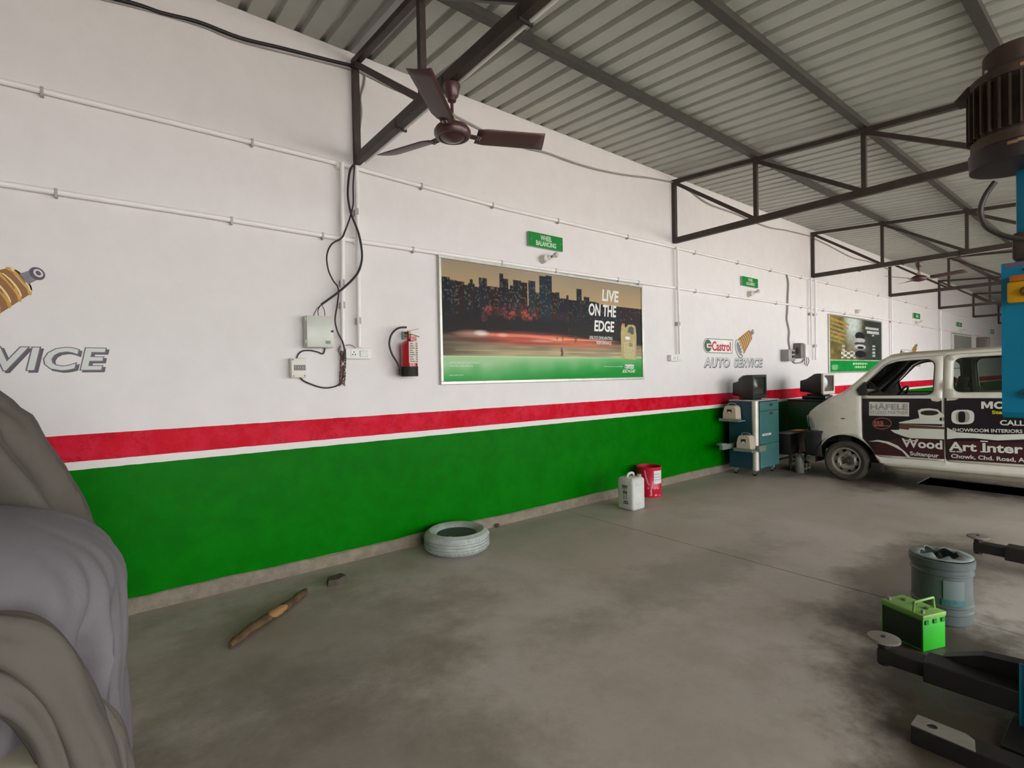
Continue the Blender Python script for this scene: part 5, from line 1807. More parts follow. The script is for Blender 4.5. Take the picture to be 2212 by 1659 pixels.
MB().bb(-0.60, 0.60, -1.9, 0.2, 0.17, 0.27).build('chassis', M('dusty_underbody', (128, 118, 98)), van, smooth=0)
MB().bb(-0.62, 0.62, -0.05, 0.12, 0.4, 1.14, 0.02).bb(-0.62, 0.62, -0.22, 0.0, 0.95, 1.15, 0.03).build('dashboard', M('interior_black', (34, 31, 30)), van)
stw = MB()
stw.tube([(0.33 + 0.18 * math.cos(t), -0.36 - 0.09 * math.sin(t), 1.10 + 0.155 * math.sin(t)) for t in np.linspace(0, 2 * PI, 25)[:-1]], 0.014, 8, closed=True)
stw.cyl((0.33, -0.16, 1.03), (0.33, -0.37, 1.11), 0.02, n=10)
for t in (0.3, PI - 0.3, -PI / 2):
    stw.cyl((0.33, -0.36, 1.10), (0.33 + 0.17 * math.cos(t), -0.36 - 0.085 * math.sin(t), 1.10 + 0.145 * math.sin(t)), 0.011, n=8)
stw.build('steering_wheel', M('interior_black', (34, 31, 30)), van, smooth=50)
seatm = M('grey_brown_seat', (104, 98, 88), 0.8, var=0.1)
for sx in (-0.34, 0.34):
    MB().bb(sx - 0.22, sx + 0.22, -0.95, -0.50, 0.36, 0.74, 0.04).build('seat_base', seatm, van)
    MB().box((sx, -0.99, 0.98), (0.44, 0.13, 0.54), Matrix.Rotation(math.radians(12), 3, 'X'), 0.04).build('seat_back', seatm, van)
    MB().box((sx, -1.06, 1.31), (0.22, 0.09, 0.15), Matrix.Rotation(math.radians(12), 3, 'X'), 0.03).build('head_rest', seatm, van)
MB().bb(-0.6, 0.6, -1.95, -1.5, 0.36, 0.72, 0.04).build('bench_base', seatm, van)
MB().box((0, -2.0, 0.98), (1.2, 0.13, 0.5), Matrix.Rotation(math.radians(10), 3, 'X'), 0.04).build('bench_back', seatm, van)
for sx in (-0.25, 0.3):
    MB().tube([(sx + 0.25, 0.03, 1.24), (sx, -0.12, 1.42), (sx - 0.1, -0.2, 1.47)], 0.006, 6).build('wiper', vdark, van)

# ---- advertising wrap on the near side; coordinates are the photo's own points carried onto the side of the van
wk = M('wrap_black', (26, 19, 24), 0.3, var=0.15, vscale=6)
wm = M('wrap_maroon', (62, 22, 28), 0.35, var=0.25, vscale=4)
ww = M('wrap_white', (206, 206, 194), 0.35, var=0.04)
wg = M('wrap_grey', (150, 144, 140), 0.4)
wy_ = M('wrap_yellow', (214, 190, 40), 0.4)
wr = M('wrap_red_print', (168, 90, 84), 0.4)
doors = [o_ for o_ in van.children if o_.name.startswith('front_door')][0], [o_ for o_ in van.children if o_.name.startswith('sliding_door')][0]


def c8(a, b):
    return (1700 + a / 3.949, 660 + b / 3.949)


_rx = math.radians(-1.1)


def vpt(a, b):
    """crop pixel -> (y, z) in the van's own frame, on its near side"""
    X = VX - 0.742
    for _ in range(3):
        p = on_x(*c8(a, b), X)
        y, z = p.y - VY, p.z
        yl = y * math.cos(_rx) + z * math.sin(_rx)
        zl = -y * math.sin(_rx) + z * math.cos(_rx)
        X = VX - half(yl, zl)
    return yl, zl


def wrap_poly(pts, mat, lay, par, name='wrap_shape', raw=False):
    P = pts if raw else [vpt(*p) for p in pts]
    return sheet_mb(P, [], side(-1, 0.0135 + 0.0012 * lay), 0.12).build(name, mat, par, smooth=40, recalc=False)


def wrap_text(s, a, b, mat, par, lay=6, off=0.03, shear=0.0, slope=0.0, name='wrap_letters'):
    """a: crop pixel of the lower-left corner, b: of the upper-right; slope: crop px drop from left to right"""
    y0, z0 = vpt(*a); y1, z1 = vpt(*b)
    yl, zl = vpt(b[0], a[1] + slope)
    dz = zl - z0
    h_ = z1 - zl if slope else z1 - z0
    f = side(-1, 0.0135 + 0.0012 * lay)
    return letters(s, lambda u, v: f(y0 + (y1 - y0) * u, z0 + dz * u + h_ * v), mat, par, name=name, offset=off, shear=shear)


d1, d2 = doors
yb, zb_ = vpt(740, 1275)
zt = 1.135
wrap_poly([(-0.228, 1.125), (-1.060, 1.125), (-1.060, 0.402), (-0.355, 0.402), (-0.30, 0.50), (-0.228, 0.60)], wk, 0, d1, 'wrap_base', True)
wrap_poly([(-1.082, 1.13), (-2.0, 1.13), (-2.0, 0.402), (-1.082, 0.402)], wk, 0, d2, 'wrap_base', True)
wrap_poly([(740, 1270), (1345, 1310), (1345, 1140), (1000, 1120), (760, 1180)], wm, 1, d1)
wrap_poly([(1370, 1315), (2100, 1360), (2300, 1370), (2300, 1180), (1370, 1150)], wm, 1, d2)
wrap_poly([(1345, 1030), (960, 1010), (960, 1060), (885, 1060), (920, 1085), (1000, 1115), (1060, 1130), (1345, 1140)], ww, 2, d1)
wrap_poly([(1368, 1040), (1450, 1080), (1600, 1090), (1800, 1100), (2030, 1095), (2300, 1105), (2300, 1160), (2030, 1140), (1800, 1150), (1600, 1130), (1450, 1130), (1368, 1140)], ww, 2, d2)
# left-hand sweep of the lower band
wrap_poly([(700, 1158), (780, 1145), (870, 1160), (950, 1195), (1010, 1245), (1065, 1300), (1035, 1298), (985, 1240), (920, 1205), (850, 1175), (780, 1160)], ww, 3, d1)
wrap_poly([(960, 1010), (1345, 1035), (1345, 1055), (1050, 1045), (1040, 1060), (960, 1050)], M('wrap_brown', (92, 60, 46), 0.4), 3, d1)
wrap_poly([(960, 995), (1130, 960), (1345, 985), (1345, 1012), (960, 1004)], ww, 4, d1)
# dark column with the round badge
wrap_poly([(662, 960), (950, 965), (950, 1060), (662, 1055)], wk, 4, d1)
e_ = [(815 + 82 * math.cos(t), 1005 + 50 * math.sin(t)) for t in np.linspace(0, 2 * PI, 25)[:-1]]
wrap_poly(e_, wr, 5, d1)
e_ = [(815 + 76 * math.cos(t), 1005 + 44 * math.sin(t)) for t in np.linspace(0, 2 * PI, 25)[:-1]]
wrap_poly(e_, wk, 6, d1)
wrap_text('ERB', (750, 1022), (828, 988), wr, d1, 7)
wrap_poly([(750, 1022), (880, 1022), (880, 1028), (750, 1030)], wr, 7, d1)
# name panel
wrap_poly([(705, 820), (1046, 826), (1046, 945), (705, 938)], ww, 5, d1)
wrap_text('HÄFELE', (716, 888), (1036, 832), wg, d1, 6, 0.03)
wrap_text('STUDIO PARTNER', (716, 928), (1036, 904), wg, d1, 6, 0.01)
# cup on a saucer
wrap_poly([(1120, 895), (1150, 880), (1215, 875), (1290, 885), (1320, 915), (1345, 930), (1345, 950), (1310, 955), (1300, 985), (1250, 1000), (1170, 998), (1135, 975), (1128, 930)], ww, 6, d1)
e_ = [(1220 + 78 * math.cos(t), 915 + 22 * math.sin(t)) for t in np.linspace(0, 2 * PI, 21)[:-1]]
wrap_poly(e_, M('wrap_coffee', (44, 32, 30), 0.3), 7, d1)
wrap_poly([(1225, 790), (1320, 790), (1330, 805), (1290, 820), (1240, 812)], M('wrap_pale', (196, 190, 168), 0.35), 3, d1)
wrap_poly([(1365, 790), (1470, 792), (1440, 806), (1365, 812)], M('wrap_pale', (196, 190, 168)), 3, d2)
# big O
def rrect(cx_, cy_, a, b, n=24, p=3.2):
    out = []
    for t in np.linspace(0, 2 * PI, n + 1)[:-1]:
        c_, s_ = math.cos(t), math.sin(t)
        out.append((cx_ + a * math.copysign(abs(c_) ** (2 / p), c_), cy_ + b * math.copysign(abs(s_) ** (2 / p), s_)))
    return out
wrap_poly(rrect(1503, 950, 98, 62), ww, 3, d2)
wrap_poly(rrect(1503, 950, 58, 48), wg, 4, d2)
wrap_poly(rrect(1495, 950, 30, 48), wk, 5, d2)
wrap_poly([(1660 + 100 * a_, 880 - 62 * b_) for a_, b_ in ((0, 0), (0, 1), (0.3, 1), (0.5, 0.45), (0.7, 1), (1, 1), (1, 0), (0.76, 0), (0.76, 0.62), (0.58, 0.1), (0.42, 0.1), (0.24, 0.62), (0.24, 0))], ww, 6, d2, 'wrap_letters')
wrap_text('OD', (1768, 882), (1950, 818), ww, d2, 6, 0.05)
wrap_text('Starting', (1752, 934), (1980, 898), wy_, d2, 6, 0.028)
wrap_text('CALL', (1820, 1020), (2030, 980), ww, d2, 6, 0.028, slope=6)
wrap_text('SHOWROOM INTERIORS', (1415, 1074), (2012, 1056), ww, d2, 6, 0.022, slope=14)
wrap_text('Wood', (985, 1205), (1328, 1150), ww, d1, 6, 0.03, slope=22)
wrap_text('Art Inter', (1385, 1235), (2015, 1183), ww, d2, 6, 0.03, slope=30)
wrap_text('Sultanpur', (1055, 1286), (1298, 1262), ww, d1, 6, 0.025, slope=22)
wrap_text('Chowk, Chd. Road, A', (1405, 1304), (2030, 1298), ww, d2, 6, 0.025, slope=38)
# serifs under the big name, and two door-cut scratches
for (a, b, w_) in ((1000, 1143, 60), (1070, 1147, 50), (1392, 1238, 50), (1450, 1240, 50), (1652, 1150, 66), (1652, 1240, 66)):
    wrap_poly([(a, b), (a + w_, b + w_ * 0.06), (a + w_, b + 9 + w_ * 0.06), (a, b + 9)], ww, 6, d1 if a < 1350 else d2)


# ================================================================== TWO-POST LIFT
blue = M('lift_blue_enamel', (0, 116, 150), 0.4, var=0.08, vscale=4)
blue_d = M('lift_box_blue', (0, 128, 164), 0.35, var=0.06)
oily = M('oily_black_steel', (24, 19, 16), 0.5, var=0.3, vscale=9)
worn = M('worn_bare_steel', (120, 114, 104), 0.5, var=0.15, vscale=12)
motor_m = M('rusty_brown_motor', (84, 64, 50), 0.65, var=0.3, vscale=8, bump=0.2, bscale=30, rgb2=(52, 40, 33))
rust = M('bare_rust', (150, 112, 76), 0.7, var=0.2)


def lift_arm(par, p0, p1, w, h, pad=True, z=0.12):
    """telescopic arm from pivot p0 to tip p1"""
    p0 = Vector((p0[0], p0[1], z)); p1 = Vector((p1[0], p1[1], z))
    d = (p1 - p0).normalized()
    a = MB().bar(p0, p1 - d * 0.16, w, h, bev=0.006).build('arm', oily, par, smooth=0)
    MB().bar(p1 - d * 0.30, p1 + d * 0.02, w * 0.72, h * 0.7, bev=0.004).build('inner_arm', oily, a, smooth=0)
    MB().cyl(p0 + Vector((0, 0, -h * 0.8)), p0 + Vector((0, 0, h * 0.8)), 0.045, n=20).build('pivot_pin', oily, a)
    if pad:
        MB().cyl(p1 + Vector((0, 0, -h * 0.55)), p1 + Vector((0, 0, h * 0.5 + 0.02)), 0.026, n=16).build('screw_stem', oily, a)
        pd = MB().lathe([(0.0, 0.0), (0.05, 0.0), (0.068, 0.008), (0.068, 0.018), (0.06, 0.021), (0, 0.021)], p1 + Vector((0, 0, h * 0.5 + 0.012)), n=28).build('pad', worn, a)
        MB().lathe([(0.012, 0.0), (0.01, 0.004), (0, 0.004)], p1 + Vector((0, 0, h * 0.5 + 0.033)), n=12).build('pad_bolt', metal_dark, pd)
    return a


LX = 2.93
lift = thing('lift_post', 'blue vehicle lift post with a brown motor and yellow switch', 'vehicle lift', (3.02, 0.17, 0), group='lift posts')
MB().bb(LX, LX + 0.26, 0.28, 0.335, 0.02, 2.62).bb(LX, LX + 0.05, 0.02, 0.3, 0.02, 2.62).bb(LX + 0.22, LX + 0.26, 0.02, 0.3, 0.02, 2.62).build('column', blue, lift, smooth=0)
MB().bb(LX - 0.2, LX + 0.40, -0.08, 0.40, 0.0, 0.022, 0.004, 1).build('base_plate', oily, lift, smooth=0)
MB().bb(LX - 0.008, LX + 0.26, 0.335, 0.352, 0.02, 0.30).bb(LX + 0.0, LX + 0.012, 0.30, 0.37, 0.02, 0.28).build('foot_gusset', blue, lift, smooth=0)
MB().bb(LX - 0.03, LX + 0.30, -0.02, 0.368, 1.97, 2.62, 0.01).build('head_housing', blue, lift)
MB().bb(LX - 0.06, LX + 0.02, 0.30, 0.376, 1.93, 2.04, 0.012).build('pulley_bracket', motor_m, lift)
MB().bb(LX - 0.02, LX + 0.28, -0.04, 0.34, 0.06, 0.62, 0.01).build('carriage', oily, lift)
# control box
BX0, BX1, BY0, BY1, BZ0, BZ1 = 2.62, 2.93, 0.06, 0.372, 1.315, 1.885
cbx = MB().prism([(BX0, BZ0 + 0.02), (BX0 + 0.02, BZ0), (BX1, BZ0), (BX1, BZ1), (BX0, BZ1)], lambda a, b: (a, BY0, b), lambda a, b: (a, BY1, b)).build('control_box', blue_d, lift, smooth=0)
sw = MB().bb(BX0 - 0.035, BX0, BY1 - 0.125, BY1 - 0.02, 1.735, 1.81, 0.006).build('isolator_plate', M('yellow_plastic', (222, 166, 8), 0.4, var=0.05), cbx)
MB().bb(BX0 - 0.03, BX0, BY1 - 0.12, BY1 - 0.025, 1.81, 1.835, 0.006).build('orange_hood', M('orange_plastic', (190, 110, 40), 0.5), cbx)
MB().lathe([(0.017, 0), (0.017, 0.008), (0.01, 0.012), (0.009, 0.02), (0, 0.02)], (BX0 - 0.035, BY1 - 0.07, 1.772), (-1, 0, 0), 18).build('rotary_knob', M('ochre_knob', (120, 84, 20), 0.4), sw)
pb = MB().lathe([(0.02, 0), (0.02, 0.006), (0.016, 0.008)], (BX0, BY1 - 0.075, 1.405), (-1, 0, 0), 18).build('button_collar', M('grey_blue_collar', (90, 130, 140), 0.4), cbx)
MB().lathe([(0.014, 0.006), (0.014, 0.016), (0, 0.018)], (BX0, BY1 - 0.072, 1.405), (-1, 0, 0), 16).build('button', M('dark_red_button', (58, 30, 50), 0.4), pb)
MB().lathe([(0.004, 0), (0.004, 0.003), (0, 0.003)], (BX0, BY1 - 0.06, 1.855), (-1, 0, 0), 10).build('screw', metal_dark, cbx)
MB().bb(BX0 - 0.0015, BX0, BY1 - 0.11, BY1 - 0.01, 1.868, 1.882).build('faded_sticker', M('faded_pink_sticker', (120, 90, 110), 0.5), cbx, smooth=0)
# motor, upright beside the head of the post
MC = Vector((2.84, 0.355, 0))
mt = MB().lathe([(0.0, 2.30), (0.125, 2.30), (0.133, 2.31), (0.138, 2.37), (0.138, 2.405), (0.128, 2.41), (0.128, 2.61), (0.14, 2.615), (0.14, 2.645), (0.118, 2.66), (0.10, 2.675), (0.10, 2.74), (0.092, 2.75), (0, 2.75)], MC, n=44).build('motor', motor_m, lift, smooth=35)
for k in range(30):
    a = 2 * PI * k / 30
    d_ = Vector((math.cos(a), math.sin(a), 0))
    MB().bar(MC + d_ * 0.138 + Vector((0, 0, 2.415)), MC + d_ * 0.138 + Vector((0, 0, 2.608)), 0.006, 0.024, up=tuple(d_)).build('fin', motor_m, mt, smooth=0)
MB().lathe([(0.128, 2.292), (0.142, 2.295), (0.145, 2.36), (0.14, 2.365)], MC, n=44).build('fan_cowl', M('dark_cowl', (44, 36, 36), 0.55), mt)
MB().prism([(0.10, 2.60), (0.18, 2.605), (0.14, 2.645), (0.10, 2.66)], lambda a, b: (MC.x - 0.05, MC.y + a, b), lambda a, b: (MC.x + 0.05, MC.y + a, b)).build('lifting_lug', motor_m, mt, smooth=0)
for (a, z, s_) in ((-2.75, 2.352, 0.05), (-3.1, 2.348, 0.02), (-2.6, 2.70, 0.035), (-2.8, 2.63, 0.03)):
    rr = 0.1455 if z < 2.5 else 0.1005 if z > 2.66 else 0.1408
    MB().grid([[MC + Vector((math.cos(a + q) * rr, math.sin(a + q) * rr, z + zz)) for q in np.linspace(-s_ * 5, s_ * 5, 8)] for zz in (-0.006, 0.006)]).build('rust_patch', rust, mt, recalc=False)
MB().lathe([(0.005, 0), (0.005, 0.035)], MC + Vector((-0.09, 0.075, 2.635)), n=8).build('bolt', M('pale_bolt', (170, 160, 146), 0.4), mt)
P = [on_x(a, b, 2.80) for a, b in ((2150, 392), (2130, 420), (2119, 448), (2120, 470), (2133, 492), (2165, 508), (2205, 517), (2250, 522))]
MB().tube(P, 0.010, 8, smooth=5).build('motor_cable', M('grey_black_cable', (66, 60, 54), 0.5), lift, smooth=60)
# arms swung out along the bay, near the floor
lift_arm(lift, (3.0, 0.30), (2.965, 0.85), 0.13, 0.095, True, 0.115)
ar3 = MB().bar((2.575, 0.0, 0.036), (2.555, 0.632, 0.036), 0.1, 0.07, bev=0.003).build('arm', oily, lift, smooth=0)
pl3 = sheet_mb(rounded([(-0.046, 0.235), (0.03, 0.25), (0.05, 0.28), (0.048, 0.432), (-0.046, 0.432)], 0.004, 2), [ellipse((0.004, 0.375), 0.018, 0.018, 0, 16)], lambda a, b: (2.558 + a, 0.2 + b, 0.0725), 0.08).build('top_plate', worn, ar3, smooth=0, solid=0.004)
MB().bb(2.475, 2.94, 0.0, 0.16, 0.024, 0.09, 0.006).build('arm', oily, lift, smooth=0)
MB().prism([(0.30, 0.162), (0.64, 0.162), (0.50, 0.225), (0.36, 0.24), (0.30, 0.235)], lambda a, b: (3.03, a, b), lambda a, b: (3.09, a, b)).build('arm_lock', oily, lift, smooth=0)

lift2 = thing('lift_post', 'second lift post whose dark arm shows behind the dented grey pail', 'vehicle lift', (5.55, 0.15, 0), group='lift posts')
MB().bb(5.42, 5.68, 0.0, 0.32, 0.02, 2.62).build('column', blue, lift2, smooth=0)
MB().bb(5.25, 5.85, -0.1, 0.42, 0.0, 0.022).build('base_plate', oily, lift2, smooth=0)
MB().bb(5.38, 5.70, -0.03, 0.35, 0.06, 0.62, 0.01).build('carriage', oily, lift2)
lift_arm(lift2, (5.22, 0.30), (5.25, 0.885), 0.13, 0.10, True, 0.13)
MB().bb(5.17, 5.42, 0.22, 0.33, 0.07, 0.19).build('arm_bracket', oily, lift2, smooth=0)

# ================================================================== PAIL AND BATTERY
pg = M('grey_green_pail', (74, 81, 79), 0.4, var=0.15, vscale=10)
PC = Vector((3.95, 0.835, 0.0))
pl = thing('dented_pail', 'dented grey paint pail with a torn open lid', 'pail', tuple(PC))
R0, R1, PH = 0.142, 0.150, 0.375
MB().lathe([(0, 0.004), (R0 - 0.006, 0.0), (R0, 0.006), (R0 + 0.002, 0.06), (R0 + 0.009, 0.066), (R0 + 0.009, 0.074), (R0 + 0.003, 0.08), (R0 + 0.003, 0.1), (R0 + 0.010, 0.106), (R0 + 0.010, 0.114), (R0 + 0.004, 0.12), (R1 - 0.006, 0.285), (R1 + 0.003, 0.29), (R1 + 0.003, 0.300), (R1 - 0.002, 0.305), (R1 - 0.002, 0.325), (R1 + 0.006, 0.33), (R1 + 0.008, 0.37), (R1 + 0.002, PH), (R1 - 0.006, PH), (R1 - 0.008, 0.36), (R0 - 0.006, 0.02), (0, 0.014)], PC, n=48).build('body', pg, pl, smooth=35)
mb = MB()
rows_ = []
for r_ in (1.0, 0.82, 0.62):
    rows_.append([PC + Vector((math.cos(a) * R1 * (r_ - (0.1 * math.sin(5 * a) if r_ < 0.8 else 0)), math.sin(a) * R1 * (r_ - (0.1 * math.sin(5 * a) if r_ < 0.8 else 0)), PH + 0.004 + (0.008 + 0.014 * math.sin(7 * a + 1) if r_ < 0.8 else 0.004))) for a in np.linspace(0, 2 * PI, 41)[:-1]])
mb.grid(rows_, closed_u=True).build('torn_lid', M('grey_lid', (120, 128, 120), 0.5, var=0.2, vscale=20), pl, smooth=50, solid=0.003)
MB().lathe([(0.0, 0.30), (R1 * 0.9, 0.30)], PC, n=32).build('contents', M('dark_scrap', (38, 34, 28), 0.8, var=0.5, vscale=30, bump=0.8), pl)
for k, (a, r_) in enumerate(((2.4, 0.05), (0.4, 0.08), (4.0, 0.07), (5.4, 0.03))):
    MB().box(PC + Vector((math.cos(a) * r_, math.sin(a) * r_, 0.335)), (0.07, 0.03, 0.05), Matrix.Rotation(a, 3, 'Z') @ Matrix.Rotation(0.5, 3, 'X'), 0.006).build('scrap', M('dark_scrap', (38, 34, 28)), pl)
ang = math.atan2(-PC.y, -PC.x)
wrap_patch(ang + 0.05, ang + 0.75, 0.155, 0.27, M('pale_sticker', (94, 104, 100), 0.5, var=0.1), 'label', 0.002, PC, (R0 + R1) / 2 + 0.003, pl)
wrap_patch(ang + 0.0, ang + 0.78, 0.125, 0.16, M('teal_print', (44, 92, 92), 0.5, var=0.4, vscale=50), 'label_print', 0.001, PC, R0 + 0.0085, pl)

bg = M('bright_green_plastic', (34, 168, 18), 0.35, var=0.06)
bgd = M('pale_green_lid', (120, 164, 76), 0.45, var=0.12)
BA = thing('car_battery', 'bright green car battery with a folded up carrying handle', 'battery', (3.49, 0.865, 0), math.radians(-21), local=True)
bw, bl_, bh = 0.17, 0.225, 0.175
MB().bb(-bw / 2, bw / 2, -bl_ / 2, bl_ / 2, 0, bh, 0.006).build('case', bg, BA)
MB().bb(-bw / 2 - 0.003, bw / 2 + 0.003, -bl_ / 2 - 0.003, bl_ / 2 + 0.003, bh - 0.005, bh + 0.02, 0.005).build('lid', bgd, BA)
for yy in (-0.06, 0.0, 0.06):
    MB().lathe([(0.014, 0), (0.014, 0.006), (0.01, 0.008), (0, 0.008)], (0.02, yy, bh + 0.02), n=14).build('cell_cap', M('olive_cap', (86, 110, 50), 0.5), BA)
for yy in (-0.09, 0.09):
    MB().lathe([(0.009, 0), (0.008, 0.018), (0, 0.018)], (-0.055, yy, bh + 0.02), n=14).build('terminal', M('lead_grey', (150, 148, 140), 0.5, metal=0.5), BA)
MB().bb(-bw / 2 - 0.002, -bw / 2, -bl_ / 2 + 0.008, bl_ / 2 - 0.008, 0.012, bh - 0.01).build('dark_side_sheet', M('dark_green_sheet', (22, 40, 20), 0.45, var=0.3, vscale=30), BA, smooth=0)  # thin darker green sheet over the left face of the case
MB().tube([(-0.08, -0.06, bh + 0.015), (-0.075, -0.06, bh + 0.07), (0.07, -0.06, bh + 0.075), (0.078, -0.06, bh + 0.015)], 0.007, 8).build('handle', bgd, BA, smooth=60)
for xx in (-0.06, 0.0, 0.06):
    MB().bb(xx - 0.012, xx + 0.012, -bl_ / 2 - 0.006, -bl_ / 2, bh - 0.03, bh - 0.008).build('clip', M('mid_green', (24, 120, 16), 0.4), BA, smooth=0)

# ================================================================== COVERED MACHINE AT THE LEFT
cloth = M('grey_dust_cover', (106, 100, 102), 0.85, var=0.1, vscale=3, bump=0.15, bscale=120)
cloth_o = M('olive_grey_cover', (84, 77, 69), 0.85, var=0.12, vscale=3, bump=0.15, bscale=120)
cvr = thing('covered_machine', 'bulky machine draped in a creased grey dust cover', 'covered machine', (-0.45, 2.2, 0))


def drape(fn_r, zs_list, c, n=120, folds=(), seed=0):
    """rows of a hanging cloth: radius per (angle, height) plus folds that open downwards"""
    rs = np.random.RandomState(seed)
    rows_ = []
    for z, f in zs_list:
        row = []
        for k in range(n):
            a = 2 * PI * k / n
            rx, ry, p = fn_r(z)
            ca, sa = math.cos(a), math.sin(a)
            rr = 1.0 / ((abs(ca) / rx) ** p + (abs(sa) / ry) ** p) ** (1 / p)
            for (fa, fw_, amp, slant, z0, z1) in folds:
                d_ = (a - fa - slant * (z1 - z) + PI) % (2 * PI) - PI
                g = math.exp(-(d_ / fw_) ** 2) * (0.0 if z > z1 else min(1, (z1 - z) / 0.25)) * (1.0 if z > z0 else 0.5)
                rr += 1.6 * amp * g if amp < 0 else amp * g
            rr += f * (0.010 * math.sin(11 * a + 3 * z) + 0.007 * math.sin(23 * a - 5 * z + 1) + 0.004 * math.sin(41 * a + 9 * z))
            row.append((c[0] + rr * ca, c[1] + rr * sa, z))
        rows_.append(row)
    return rows_


# main bulge: a rounded box about 1.15 m high; right-hand side drops nearly straight
BC = (-0.45, 2.12)
ZTOP = 1.158


def r_main(z):
    if z > 0.88:
        t_ = min(1.0, (z - 0.88) / (ZTOP - 0.88))
        k = math.sqrt(max(0.0, 1 - t_ ** 2.3))
    else:
        k = 1.0
    return 0.478 * k + 0.004, 0.44 * k + 0.004, 2.6


zl = [(0.24, 1.0), (0.30, 1.0), (0.36, 1.0)] + [(z, 1.0) for z in np.linspace(0.42, 0.88, 14)] + [(0.88 + (ZTOP - 0.88) * q, 0.9 * (1 - q) + 0.03) for q in (0.12, 0.24, 0.36, 0.48, 0.58, 0.68, 0.77, 0.84, 0.9, 0.94, 0.97, 0.99, 0.999)]
folds = [(-0.42, 0.05, 0.028, -0.55, 0.0, 1.06), (-0.52, 0.045, -0.035, -0.6, 0.0, 1.04), (-0.75, 0.07, 0.03, -0.8, 0.0, 1.05), (-0.90, 0.06, -0.04, -0.85, 0.0, 1.0),
         (-1.15, 0.09, 0.035, -1.0, 0.0, 1.02), (-1.34, 0.06, -0.04, -1.0, 0.0, 0.98), (-1.6, 0.08, 0.03, -0.9, 0.0, 0.95), (-0.2, 0.04, 0.012, -0.3, 0.0, 0.95), (-0.28, 0.035, -0.02, -0.35, 0.0, 0.98), (-0.05, 0.05, -0.015, -0.1, 0.0, 0.85)]
mb = MB().grid(drape(r_main, zl, BC, 200, folds, 1), closed_u=True)
mb.bm.verts.ensure_lookup_table()
n = 200
mb.bm.faces.new([mb.bm.verts[len(mb.bm.verts) - n + k] for k in range(n)])
mb.build('cover_skirt', cloth, cvr, smooth=70)


# taller hood behind it, over the machine's column
HC = (-0.60, 2.66)


def r_hood(z):
    pts = [(0.80, 0.56), (1.0, 0.535), (1.06, 0.518), (1.175, 0.478), (1.31, 0.415), (1.37, 0.392), (1.385, 0.385), (1.42, 0.345), (1.45, 0.325), (1.51, 0.275), (1.58, 0.20), (1.63, 0.11), (1.655, 0.03)]
    r_ = pts[-1][1]
    for (a, b), (c_, d_) in zip(pts, pts[1:]):
        if a <= z <= c_:
            r_ = b + (d_ - b) * (z - a) / (c_ - a)
            break
    return r_, r_ * 0.85, 2.2


zl = [(z, 0.9) for z in np.linspace(0.80, 1.45, 22)] + [(z, 0.6) for z in (1.49, 1.53, 1.57, 1.60, 1.63, 1.65)]
folds = [(-0.55, 0.06, -0.06, 0.55, 0.6, 1.42), (-0.38, 0.05, 0.03, 0.5, 0.6, 1.42), (-0.8, 0.08, 0.05, 0.5, 0.6, 1.45), (-1.05, 0.07, -0.07, 0.6, 0.6, 1.5), (-1.3, 0.08, 0.05, 0.6, 0.6, 1.4), (-1.55, 0.07, -0.06, 0.6, 0.6, 1.4), (-0.3, 0.05, -0.035, 0.25, 0.6, 1.30), (-1.8, 0.08, 0.05, 0.3, 0.6, 1.4)]
mb = MB().grid(drape(r_hood, zl, HC, 200, folds, 2), closed_u=True)
mb.bm.verts.ensure_lookup_table()
n = 200
mb.bm.faces.new([mb.bm.verts[len(mb.bm.verts) - n + k] for k in range(n)])
mb.build('cover_hood', cloth_o, cvr, smooth=70)
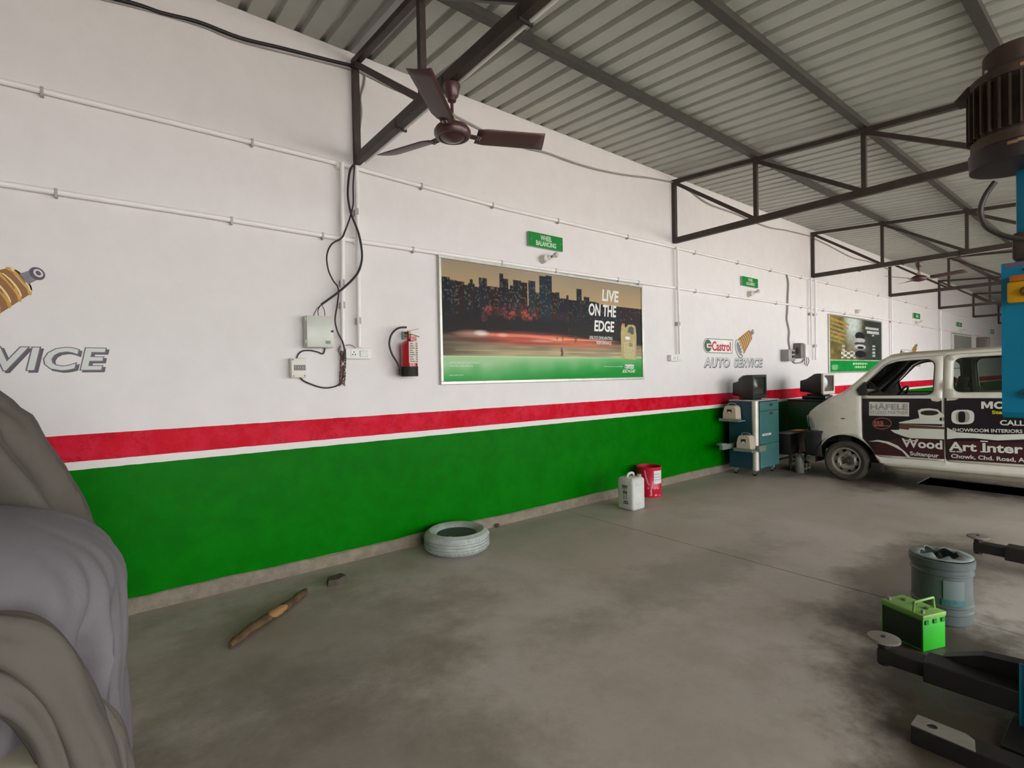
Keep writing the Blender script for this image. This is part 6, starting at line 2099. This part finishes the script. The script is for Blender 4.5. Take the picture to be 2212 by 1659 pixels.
# gathered hem: thick crumpled rolls of cloth hanging off the front edge
for k, (pts, rr, mt_) in enumerate((
        ([(-160, 1382), (-60, 1382), (0, 1386), (50, 1400), (98, 1445), (134, 1500), (164, 1560), (194, 1625), (222, 1705)], [0.062, 0.062, 0.062, 0.060, 0.056, 0.052, 0.05, 0.046], cloth_o),
        ([(-160, 1482), (-60, 1482), (0, 1488), (48, 1515), (92, 1570), (120, 1640), (136, 1720)], [0.046, 0.046, 0.044, 0.038, 0.032, 0.026], cloth_o),
        ([(205, 1520), (228, 1560), (243, 1605), (252, 1660), (256, 1730)], [0.016, 0.026, 0.032, 0.034, 0.032], cloth_o))):
    dd = (1.62, 1.60, 1.66, 1.58)[k]
    pts = [on_wall(a_, b_, dd) for a_, b_ in pts]
    P = catmull(pts, 8)
    mb = MB()
    rings = []
    for i, p in enumerate(P):
        t_ = (P[min(i + 1, len(P) - 1)] - P[max(i - 1, 0)]).normalized()
        x_ = t_.cross(Vector((0, -1, 0))).normalized(); y_ = x_.cross(t_)
        f = i / (len(P) - 1)
        r_ = np.interp(f, np.linspace(0, 1, len(rr)), rr)
        ring = []
        for q in range(28):
            a = 2 * PI * q / 28
            rq = r_ * (1 + 0.10 * math.sin(5 * a + 2.5 * f + k) + 0.06 * math.sin(8 * a - 4 * f) + 0.05 * math.sin(3 * a + 13 * f))
            ring.append(mb.bm.verts.new(p + x_ * (rq * math.cos(a)) + y_ * (rq * math.sin(a))))
        rings.append(ring)
    for A, B in zip(rings, rings[1:]):
        mb.skin(A, B)
    mb.bm.faces.new(rings[0]); mb.bm.faces.new(rings[-1])
    mb.build('gathered_hem', mt_, cvr, smooth=70)
# the machine itself, seen only at the foot
MB().bb(-0.80, -0.14, 1.80, 2.45, 0.0, 0.95, 0.03).build('machine_body', M('pale_machine_enamel', (178, 172, 148), 0.4, var=0.06), cvr)
MB().bb(-0.62, -0.10, 1.545, 1.82, 0.0, 0.635, 0.04).build('machine_foot', M('pale_machine_enamel', (178, 172, 148)), cvr)
MB().bb(-0.85, -0.35, 2.45, 2.9, 0.0, 1.3, 0.04).build('machine_column', M('pale_machine_enamel', (178, 172, 148)), cvr)
